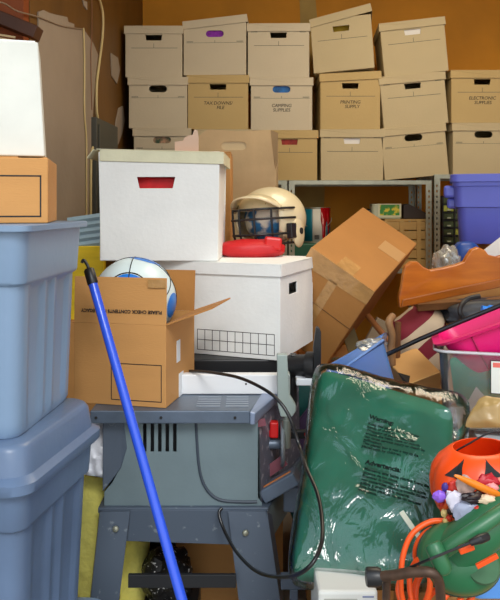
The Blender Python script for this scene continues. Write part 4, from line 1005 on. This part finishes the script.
# ================================================================== CLEAR BIN + PINK BASIN
Yc = 1.86
c0 = Vector((xx(439,Yc), Yc, zz(429,Yc)))+Matrix.Rotation(R(-15),3,'Z') @ Vector((.20,.14,0))
t = T('clear_bin', 'clear plastic bin holding coloured papers, under the pink basin at right', 'bin', c0, (0,0,R(-15)))
CLR = clear('clear bin plastic', base=.05, milk=.10, milkcol=(226,234,236), rough=.12, bump=.12, bscale=6)
hB = zz(349,Yc)-c0.z
rg = [rrect(.40-.035, .28-.03, .03, 0, 8), rrect(.40-.02, .28-.02, .035, .01, 8), rrect(.40,.28,.035,hB-.015,8), rrect(.415,.295,.035,hB-.012,8), rrect(.42,.30,.035,hB,8)]
rin = [rrect(.41,.29,.033,hB,8), rrect(.396,.276,.033,hB-.01,8), rrect(.37,.25,.03,.012,8)]
obj('bin_body', MB().loft(rg+rin), CLR, t, smooth=True)
obj('rim', MB().tube([p for p in rrect(.424,.304,.035,hB-.004,8)], .004, 8, True), clear('milky rim', base=.1, milk=.6, rough=.2, bump=0), t, smooth=True)
lb = MB().plate([( -.01+.0, .0),(.10,.0),(.10,.09),(-.01,.09)], .001, M=Matrix.Translation((-.04,-.147,hB*.42)))
obj('sticker', MB().plate([(-.0,.0),(.09,.0),(.09,.085),(-.0,.085)], .001, M=Matrix.Translation((-.070,-.1490,hB*.50))), mat('white sticker', (226,232,226), .5), t)
fr = MB(); 
fr.tube([(-.070,-.1495,hB*.50),(-.070,-.1495,hB*.50+.085),(.020,-.1495,hB*.50+.085),(.020,-.1495,hB*.50)], .0012, 6, True); obj('sticker_border', fr, INK, t)
obj('sticker_band', MB().box(-.065,.015,-.1497,-.149,hB*.50+.068,hB*.50+.08), mat('salmon band', (226,110,100), .5), t)
Bc = c0
def inn(nm, mb, mm, lab, cat, **k):
    o_ = obj(nm, mb, mm, **k); o_.location = c0; o_.rotation_euler = (0,0,R(-15)); tag(o_, lab, cat); return o_
inn('green_paper', pillow([(-.175,-.105,.19),(.12,-.112,.13),(.17,-.112,.02),(-.155,-.105,.05)], .02, amp=.01), mat('sea green paper', (30,160,120), .6), 'sea green sheet curled inside clear bin', 'paper', smooth=True)
inn('patterned_card', MB().box(-.15,.17,-.122,-.119,.015,.075, Matrix.Rotation(R(-7),4,'Y')), mat('cream card', (222,222,200), .7), 'cream card with coloured shapes standing inside clear bin', 'card')
t5 = inn('white_envelope', MB().plate([(-.150,.03),(-.07,.03),(-.055,.06),(-.105,.115)], .002, y=-.126), WP, 'white envelope standing corner up inside the clear bin', 'envelope')
for cx_, cz_, cc, nn_ in ((-.10,.045,(226,186,30),'yellow'),(-.045,.065,(214,60,80),'red'),(-.005,.075,(120,100,190),'purple'),(-.02,.058,(70,160,90),'green'),(-.03,.035,(230,130,50),'orange')):
    inn('paper_shape', blob((.014,.0016,.009), (cx_,-.1295,cz_+.0), seg=12, ring=8, amp=.3, seed=cx_*50), mat(nn_+' card', cc, .6), nn_+' cut-out shape among the papers in clear bin', 'paper shape', smooth=True)
o = obj('brown_pouch', pillow([P(482,396,1.66),P(507,398,1.62),P(502,428,1.60),P(464,427,1.62)], .03, amp=.01, freq=14, amp2=.006), mat('tan polythene pouch', (178,150,96), .3, var=.3, vscale=12, bump=.4, bscale=20), smooth=True); tag(o, 'tan plastic pouch leaning on the front of clear bin', 'pouch')
# pink basin
Yk = 1.90
c1 = Vector((xx(434,1.84), 1.84, zz(347,1.84)))+Matrix.Rotation(R(-12),3,'Z') @ Matrix.Rotation(R(-22),3,'Y') @ Vector((.18,.115,0))
t = T('pink_basin', 'bright pink plastic basin tipped inside the clear bin', 'basin', c1, (0,R(-22),R(-12)))
PK = mat('hot pink plastic', (232,24,120), .35, var=.05, spec=.6)
wp, dp, hp = .34, .21, .12
rg = [rrect(wp-.10,dp-.08,.04,-hp,8), rrect(wp-.08,dp-.06,.05,-hp+.01,8), rrect(wp-.03,dp-.02,.05,-.012,8), rrect(wp+.01,dp+.01,.05,-.008,8), rrect(wp+.02,dp+.02,.05,.0,8), rrect(wp-.02,dp-.02,.05,.001,8), rrect(wp-.09,dp-.07,.045,-hp+.014,8)]
obj('basin_body', MB().loft(rg), PK, t, smooth=True)
for xk in (-.08,.0,.08): obj('rib', MB().tube([(xk,-dp/2+.008,-.012),(xk*.9,-dp/2+.026,-hp+.012)], .0025, 6), mat('deep pink', (176,10,84), .4), t)
# white containers under
o = obj('white_crate', MB().loft([rrect(.50,.34,.02,z_,cx=xx(462,1.86)+.30,cy=2.0) for z_ in (0.55,c0.z-.03)]), mat('off white plastic', (214,214,200), .5), bevel=.004)
WH = mat('off white plastic', (214,214,200), .5)
t = T('lidded_crate', 'off-white crate with flat rim under clear bin, behind the pumpkin pail', 'crate', (0,0,0)); o.name = 'crate_body'; o.parent = t
obj('lid', MB().loft([rrect(.53,.37,.02,z_,cx=xx(462,1.86)+.30,cy=2.0) for z_ in (c0.z-.028,c0.z-.014)]), mat('pale grey lid', (190,194,196), .4), t, bevel=.003)
carton('cardboard_box', .62, 1.15, 1.84, 2.2, 0, .549, 'kraft carton on the floor under off-white crate')
# bench-like cartons carrying the front pile
carton('cardboard_box', .33, .56, 2.08, 2.44, 0, .62, 'kraft carton on the floor under small kraft box')
carton('cardboard_box', .22, .52, 1.70, 2.05, 0, .40, 'kraft carton on floor behind green package, right of saw')

# ================================================================== PUMPKIN PAIL
Yq = 1.40
rp = 50*Yq/F
pc = P(483, 482, Yq+rp*.2)
t = T('pumpkin_pail', 'orange jack-o-lantern pail tipped forward behind green power tool', 'pail', pc, (R(0),R(-5),0))
OR = mat('bright orange plastic', (255,84,20), .35, spec=.6)
rings = []
prof = [(-.8,.55),(-.75,.68),(-.5,.9),(-.2,1.0),(.1,1.0),(.35,.94),(.55,.80),(.66,.64),(.72,.54),(.72,.50),(.62,.56),(.3,.85),(-.2,.93),(-.7,.6)]
for zf, rf in prof:
    row = []
    for k in range(72):
        a_ = 2*math.pi*k/72; lob = 1-.06*(1-abs(math.cos(a_*4.5)))**1.5
        if zf > .6 : lob = 1
        row.append((rp*rf*lob*math.cos(a_)*1.06, rp*rf*lob*math.sin(a_), rp*zf))
    rings.append(row)
obj('pail_body', MB().loft(rings), OR, t, smooth=True)
def facept(u, v):  # u azimuth deg from front, v height fraction
    import bisect
    zf = v; pr = [p for p in prof[:9]]
    for (z0,r0),(z1,r1) in zip(pr, pr[1:]):
        if z0 <= zf <= z1: rf = r0+(r1-r0)*(zf-z0)/(z1-z0); break
    a_ = R(-90+u); lob = 1-.06*(1-abs(math.cos(a_*4.5)))**1.5
    return Vector((rp*rf*lob*math.cos(a_)*1.06, rp*rf*lob*math.sin(a_), rp*zf))*1.02
def facemark(pts, nm):
    n = 6; a_, b2_, c_ = pts; mb = MB(); vs = []; fs = []
    for i in range(n+1):
        for j in range(n+1-i):
            u_, v_ = i/n, j/n; pu = a_[0]*(1-u_-v_)+b2_[0]*u_+c_[0]*v_; pv = a_[1]*(1-u_-v_)+b2_[1]*u_+c_[1]*v_
            vs.append(facept(pu, pv))
    idx = {}; k = 0
    for i in range(n+1):
        for j in range(n+1-i): idx[(i,j)] = k; k += 1
    for i in range(n):
        for j in range(n-i):
            fs.append((idx[(i,j)], idx[(i+1,j)], idx[(i,j+1)]))
            if j < n-i-1: fs.append((idx[(i+1,j)], idx[(i+1,j+1)], idx[(i,j+1)]))
    o_ = obj(nm, mb.add(vs, fs), INK, t); s_ = o_.modifiers.new('s','SOLIDIFY'); s_.thickness = .0015; return o_
facemark([(-62,.38),(-38,.36),(-44,.66)], 'eye'); facemark([(-14,.42),(8,.44),(-8,.68)], 'eye'); facemark([(-16,-.15),(-4,-.15),(-10,.05)], 'nose')
hd = spline([(-rp*.56,0,rp*.64),(-rp*.3,-rp*.2,rp*.86),(rp*.2,-rp*.25,rp*1.08),(rp*.62,-rp*.15,rp*.9),(rp*.56,0,rp*.64)], 8)
obj('pail_handle', MB().tube(hd, .0018, 8), BLK, t, smooth=True)
carton('cardboard_box', .36, .86, 1.33, 1.76, .0, .655, 'kraft carton on floor carrying the pumpkin pail and green tool')

# toys / candy heap in front of pumpkin
YY = 1.31
def piece(nm, px, py, size, cc, lab, cat, Y=YY, e=1, amp=.3, rot=(0,0,0), rough=.4, seed=0, nmm=None):
    o_ = obj(nm, blob(size, seg=20, ring=12, e=e, amp=amp, freq=2, seed=seed, amp2=amp*.25), mat(nmm or lab[:24], cc, rough, bump=.2, bscale=30), smooth=True)
    o_.location = P(px, py, Y); o_.rotation_euler = tuple(R(r) for r in rot); tag(o_, lab, cat); return o_
piece('orange_paddle', 481, 487, (.052,.005,.0065), (240,130,20), 'orange plastic strip slanting across front of pumpkin pail', 'strip', rot=(0,24,0), amp=.15, Y=1.25)
piece('purple_bow', 440, 496, (.013,.008,.010), (150,100,220), 'small purple toy bow left of the pumpkin pail', 'toy', amp=.35, Y=1.28)
piece('purple_figure', 445, 487, (.006,.005,.008), (70,50,140), 'tiny dark purple toy head above the purple bow', 'toy', Y=1.28)
piece('white_wrapper', 457, 503, (.017,.010,.024), (220,216,232), 'lilac white wrapper crumpled below pumpkin pail', 'wrapper', amp=.35, rot=(0,-20,0), Y=1.27, seed=4)
piece('silver_wrapper', 469, 510, (.030,.012,.017), (170,176,200), 'silver grey wrapper crumpled left above green tool', 'wrapper', amp=.35, rot=(0,-15,0), rough=.25, seed=9, Y=1.26)
piece('brown_wrapper', 466, 486, (.016,.008,.020), (190,160,150), 'tan wrapper folded under the orange strip', 'wrapper', amp=.35, rot=(0,-30,0), seed=2, Y=1.265)
piece('red_wrapper', 455, 488, (.018,.008,.014), (214,44,26), 'red orange wrapper at left under the pumpkin eye', 'wrapper', amp=.35, seed=6, Y=1.285)
piece('crimson_wrapper', 487, 484, (.024,.008,.017), (190,20,40), 'crimson foil wrapper over pumpkin face', 'wrapper', amp=.5, seed=7, Y=1.28)
piece('pink_flower', 492, 489, (.012,.008,.011), (240,150,150), 'pink and white flower toy over the crimson wrapper', 'toy', amp=.35, seed=8, Y=1.265)
piece('black_wrapper', 473, 498, (.020,.010,.009), (40,30,36), 'black wrapper in the middle of candy heap', 'wrapper', amp=.5, seed=11, Y=1.255)
piece('striped_candy', 485, 508, (.020,.008,.007), (220,60,40), 'red candy bar lying at bottom of the candy heap', 'candy', amp=.3, e=.6, rot=(0,-6,0), Y=1.25)
piece('cream_candy', 488, 500, (.016,.010,.009), (240,214,180), 'cream candy at right in the candy heap', 'candy', amp=.4, seed=12, Y=1.25)
piece('peach_candy', 497, 503, (.010,.010,.009), (236,190,160), 'peach candy at the right edge of candy heap', 'candy', amp=.4, seed=13, Y=1.25)
for i, (px, py, cc, nm_) in enumerate([(446,505,(224,90,30),'orange'),(450,511,(60,34,30),'black'),(444,513,(230,200,130),'cream'),(449,519,(210,60,30),'red'),(455,515,(30,40,40),'dark grey'),(446,521,(222,190,120),'straw'),(442,503,(190,40,30),'brick red')]):
    piece('hard_candy', px, py, (.006,.005,.007), cc, nm_+' piece of candy in the little pile left of wrappers', 'candy', amp=.4, seed=20+i, Y=1.29, nmm=nm_+' candy')

# ================================================================== GREEN POWER TOOL
YG = 1.27
c0 = P(455, 560, YG)
t = T('leaf_blower', 'green electric blower with orange switch lying at lower right', 'power tool', c0, (0,0,0))
GP = mat('green tool plastic', (34,112,70), .38, vscale=7, col2=(52,106,70), spec=.6)
q = lambda a_,b2_,Y=YG: P(a_,b2_,Y)-c0
# scroll housing, axis leaning towards viewer and up
ax = Vector((-.10,-.80,.55)).normalized(); u = Vector((1,0,.0)); u = (u-ax*u.dot(ax)).normalized(); w = ax.cross(u)
Mh = Matrix((u, w, ax)).transposed().to_4x4(); Mh.translation = q(460,557)
RR = .068
prof_ = [(0,-.06),(RR*.6,-.06),(RR*.92,-.045),(RR,-.02),(RR,.0),(RR*.97,.012),(RR*.9,.022),(RR*.72,.036),(RR*.45,.045),(RR*.2,.048),(0,.048)]
obj('housing', MB().lathe(prof_[1:-1], 48, Mh, 1.1, .92), GP, t, smooth=True)
obj('housing_seam', MB().tube([Mh @ Vector((RR*1.1*1.004*math.cos(a_), RR*.92*1.004*math.sin(a_), -.008)) for a_ in [2*math.pi*k/48 for k in range(48)]], .0016, 6, True), mat('dark green seam', (14,60,40), .5), t, smooth=True)
# outlet tube to upper right
dirT = (q(540,470,1.33)-q(470,545,1.24)).normalized()
tb = [q(456,552,1.26), q(475,536,1.25), q(500,514,1.26), q(545,480,1.30)]
obj('blower_tube', MB().tube(spline(tb, 6), [.040]*6+[.040]*6+[.040]*7, 24), GP, t, smooth=True)
# handle: ridge along the tube
hp_ = [q(440,553,1.20), q(455,543,1.185), q(478,528,1.185), q(505,510,1.20), q(540,488,1.24)]
obj('handle_grip', MB().tube(spline(hp_, 6), [.013]*25, 16), GP, t, smooth=True)
gb = [q(432,543,1.19), q(438,556,1.18), q(445,572,1.18)]
obj('front_grip', MB().tube(spline(gb, 5), [.010,.014,.015,.015,.015,.015,.015,.015,.015,.014,.010], 16), GP, t, smooth=True)
obj('switch', MB().box(-.013,.013,-.006,.006,-.0055,.0055, Matrix.Translation(q(466,548,1.165)) @ Matrix.Rotation(R(-20),4,'Y')), mat('orange switch', (240,84,20), .4), t, bevel=.002)
obj('logo_mark', MB().box(-.02,.02,-.003,.003,-.004,.004, Matrix.Translation(q(487,561,1.175)) @ Matrix.Rotation(R(-28),4,'Y')), mat('orange switch', (240,84,20), .4), t, bevel=.001)
obj('vent_guard', MB().lathe([(0.001,.0),(.03,.0),(.028,.006),(0.001,.008)], 24, Mh @ Matrix.Translation((.03,-.02,.036))), mat('dusty green', (70,112,80), .8, var=.2, vscale=30), t, smooth=True)
rod = [q(470,537,1.14), q(440,550,1.16), q(395,571,1.22)]
rr_ = obj('tool_cord', MB().tube([q(396,573,1.22), q(430,559,1.15), q(470,543,1.15)], .0022, 8), BLKR, t, smooth=True)
obj('cord_plug', MB().tube([q(470,543,1.15), q(480,539,1.15), q(487,536.5,1.16)], [.005,.0075,.007], 12), BLK, t, smooth=True)
# orange extension cord
OC = mat('orange cord', (252,92,24), .4)
loops = []
cp = []
ctr = [(425,560),(432,566),(422,570),(438,575),(428,580),(445,585)]
mb = MB()
main = [(448,521,1.30),(430,522,1.30),(413,533,1.29),(404,552,1.28),(401,575,1.27),(402,597,1.27),(410,612,1.27),(424,604,1.26),(430,585,1.25),(427,568,1.26),(418,560,1.28),(410,575,1.29),(412,600,1.28),(425,615,1.27),(442,600,1.25),(448,590,1.26),(440,575,1.29),(424,572,1.31),(416,590,1.30),(420,612,1.28),(446,612,1.26),(460,600,1.25),(458,588,1.28),(436,590,1.30),(428,605,1.30),(450,618,1.28),(470,600,1.26),(478,580,1.28)]
o = obj('extension_cord', MB().tube(spline([P(*c_) for c_ in main], 8), .0052, 10), OC, smooth=True)
tc_ = T('extension_cord', 'bright orange extension cord coiled left of green blower', 'cord', P(430,600,1.28)); o.name = 'cord_coil'; o.parent = tc_; o.matrix_parent_inverse = Matrix.Translation(-tc_.location)
second = [(452,527,1.31),(432,529,1.31),(419,540,1.31),(415,556,1.31),(420,570,1.31),(413,590,1.31),(406,612,1.30),(398,590,1.31),(406,574,1.32),(430,575,1.32),(444,600,1.32),(436,620,1.30)]
o = obj('cord_coil', MB().tube(spline([P(*c_) for c_ in second], 8), .0050, 10), OC, smooth=True); o.parent = tc_; o.matrix_parent_inverse = Matrix.Translation(-tc_.location)
# frame with black knob
c0 = P(405,580,1.22)
t = T('hand_saw_frame', 'rusty bow frame with black rubber knob lying left of green blower', 'frame', c0)
q = lambda a_,b2_,Y=1.22: P(a_,b2_,Y)-c0
RU = mat('scuffed brown steel', (92,70,56), .5, metal=.3, var=.5, vscale=40)
obj('frame_bar', MB().tube(spline([q(376,577,1.22), q(395,575,1.20), q(415,572,1.18), q(432,573,1.17), q(439,582,1.18), q(441,603,1.2)], 6), .0085, 10), RU, t, smooth=True)
obj('frame_leg', MB().tube([q(387,577,1.22), q(386,605,1.24)], .007, 10), RU, t, smooth=True)
obj('knob', MB().tube([q(366,577,1.225), q(368,577,1.225), q(378,577,1.22), q(381,577,1.22)], [.014,.0165,.0165,.014], 20), BLK, t, smooth=True)
# white appliance bottom
Ya = 1.36
t = T('white_housing', 'off-white vented plastic housing under the bottom edge of green package', 'appliance', P(345,600,Ya))
m = MB(); zt3 = zz(583,Ya+.03)-P(345,600,Ya).z; x0, x1 = xx(318,Ya)-xx(345,Ya), xx(378,Ya)-xx(345,Ya)
m.box(x0, x1, 0, .16, -.20, zt3-.0)
obj('case', m, mat('grey white plastic', (206,208,204), .45), t, bevel=.006)
v = MB()
for k in range(8): v.box(x1-.030, x1-.008, -.001, .001, zt3-.012-.008*k, zt3-.009-.008*k)
obj('vent', v, mat('blue grey vent', (120,130,160), .5), t)
obj('recess', MB().box(x0+.012, x1-.04, -.0012, .001, zt3-.06, zt3-.014), mat('grey recess', (160,160,150), .5), t, bevel=.002)
carton('cardboard_box', .10, .32, 1.33, 1.56, 0, P(345,600,Ya).z-.202, 'kraft carton on floor under the off-white vented housing')
o = obj('steel_bracket', MB().box(xx(281,1.7), xx(322,1.7), 1.7, 1.72, zz(590,1.7), zz(576,1.7)).box(xx(290,1.7), xx(298,1.7), 1.7, 1.72, 0, zz(590,1.7)), SAWL, bevel=.002); tag(o, 'dark grey steel bracket at bottom between saw leg and white housing', 'bracket')
o = obj('blue_tub', MB().loft([rrect(.14,.1,.02,z_,cx=xx(496,1.30)+.03,cy=1.37) for z_ in (.656,.70)]), mat('light blue plastic', (90,150,226), .4), bevel=.003); tag(o, 'light blue tub edge in the lower right corner under blower', 'tub')

# ================================================================== CAMERA & LIGHT
cam = bpy.data.cameras.new('camera'); co = bpy.data.objects.new('camera', cam); COL.objects.link(co)
cam.sensor_fit = 'HORIZONTAL'; cam.sensor_width = 36; cam.lens = 36*F/500; cam.shift_y = -95/500
co.location = (0,0,EYE); co.rotation_euler = (R(90),0,0); cam.clip_start = .05
sc.camera = co
w = bpy.data.worlds.new('sky'); sc.world = w; w.use_nodes = True; nt = w.node_tree; bg = nt.nodes['Background']
tc = nt.nodes.new('ShaderNodeTexCoord'); sp = nt.nodes.new('ShaderNodeSeparateXYZ'); rp_ = nt.nodes.new('ShaderNodeValToRGB')
nt.links.new(tc.outputs['Generated'], sp.inputs[0]); nt.links.new(sp.outputs['Z'], rp_.inputs[0]); nt.links.new(rp_.outputs[0], bg.inputs[0])
rp_.color_ramp.elements[0].position = 0; rp_.color_ramp.elements[0].color = (1,.97,.93,1)
rp_.color_ramp.elements[1].position = .7; rp_.color_ramp.elements[1].color = (.74,.87,1,1)
bg.inputs[1].default_value = 1.35
sl = bpy.data.lights.new('sun', 'SUN'); so = bpy.data.objects.new('sun', sl); COL.objects.link(so); sl.energy = 1.5; sl.angle = R(20); sl.color = (1,.97,.92)
so.rotation_euler = Vector((-.22,1,-.98)).to_track_quat('-Z','Y').to_euler()
ll = bpy.data.lights.new('added_warm_fill', 'AREA'); lo = bpy.data.objects.new('added_warm_fill', ll); COL.objects.link(lo); ll.energy = 22; ll.size = 1.0; ll.color = (1,.84,.6); lo.location = (.8,2.6,2.9)  # warm interior fill added for the back of the garage, no fixture there
vs = sc.view_settings; vs.view_transform = 'Standard'; vs.look = 'None'; vs.exposure = 0.12; vs.gamma = 1
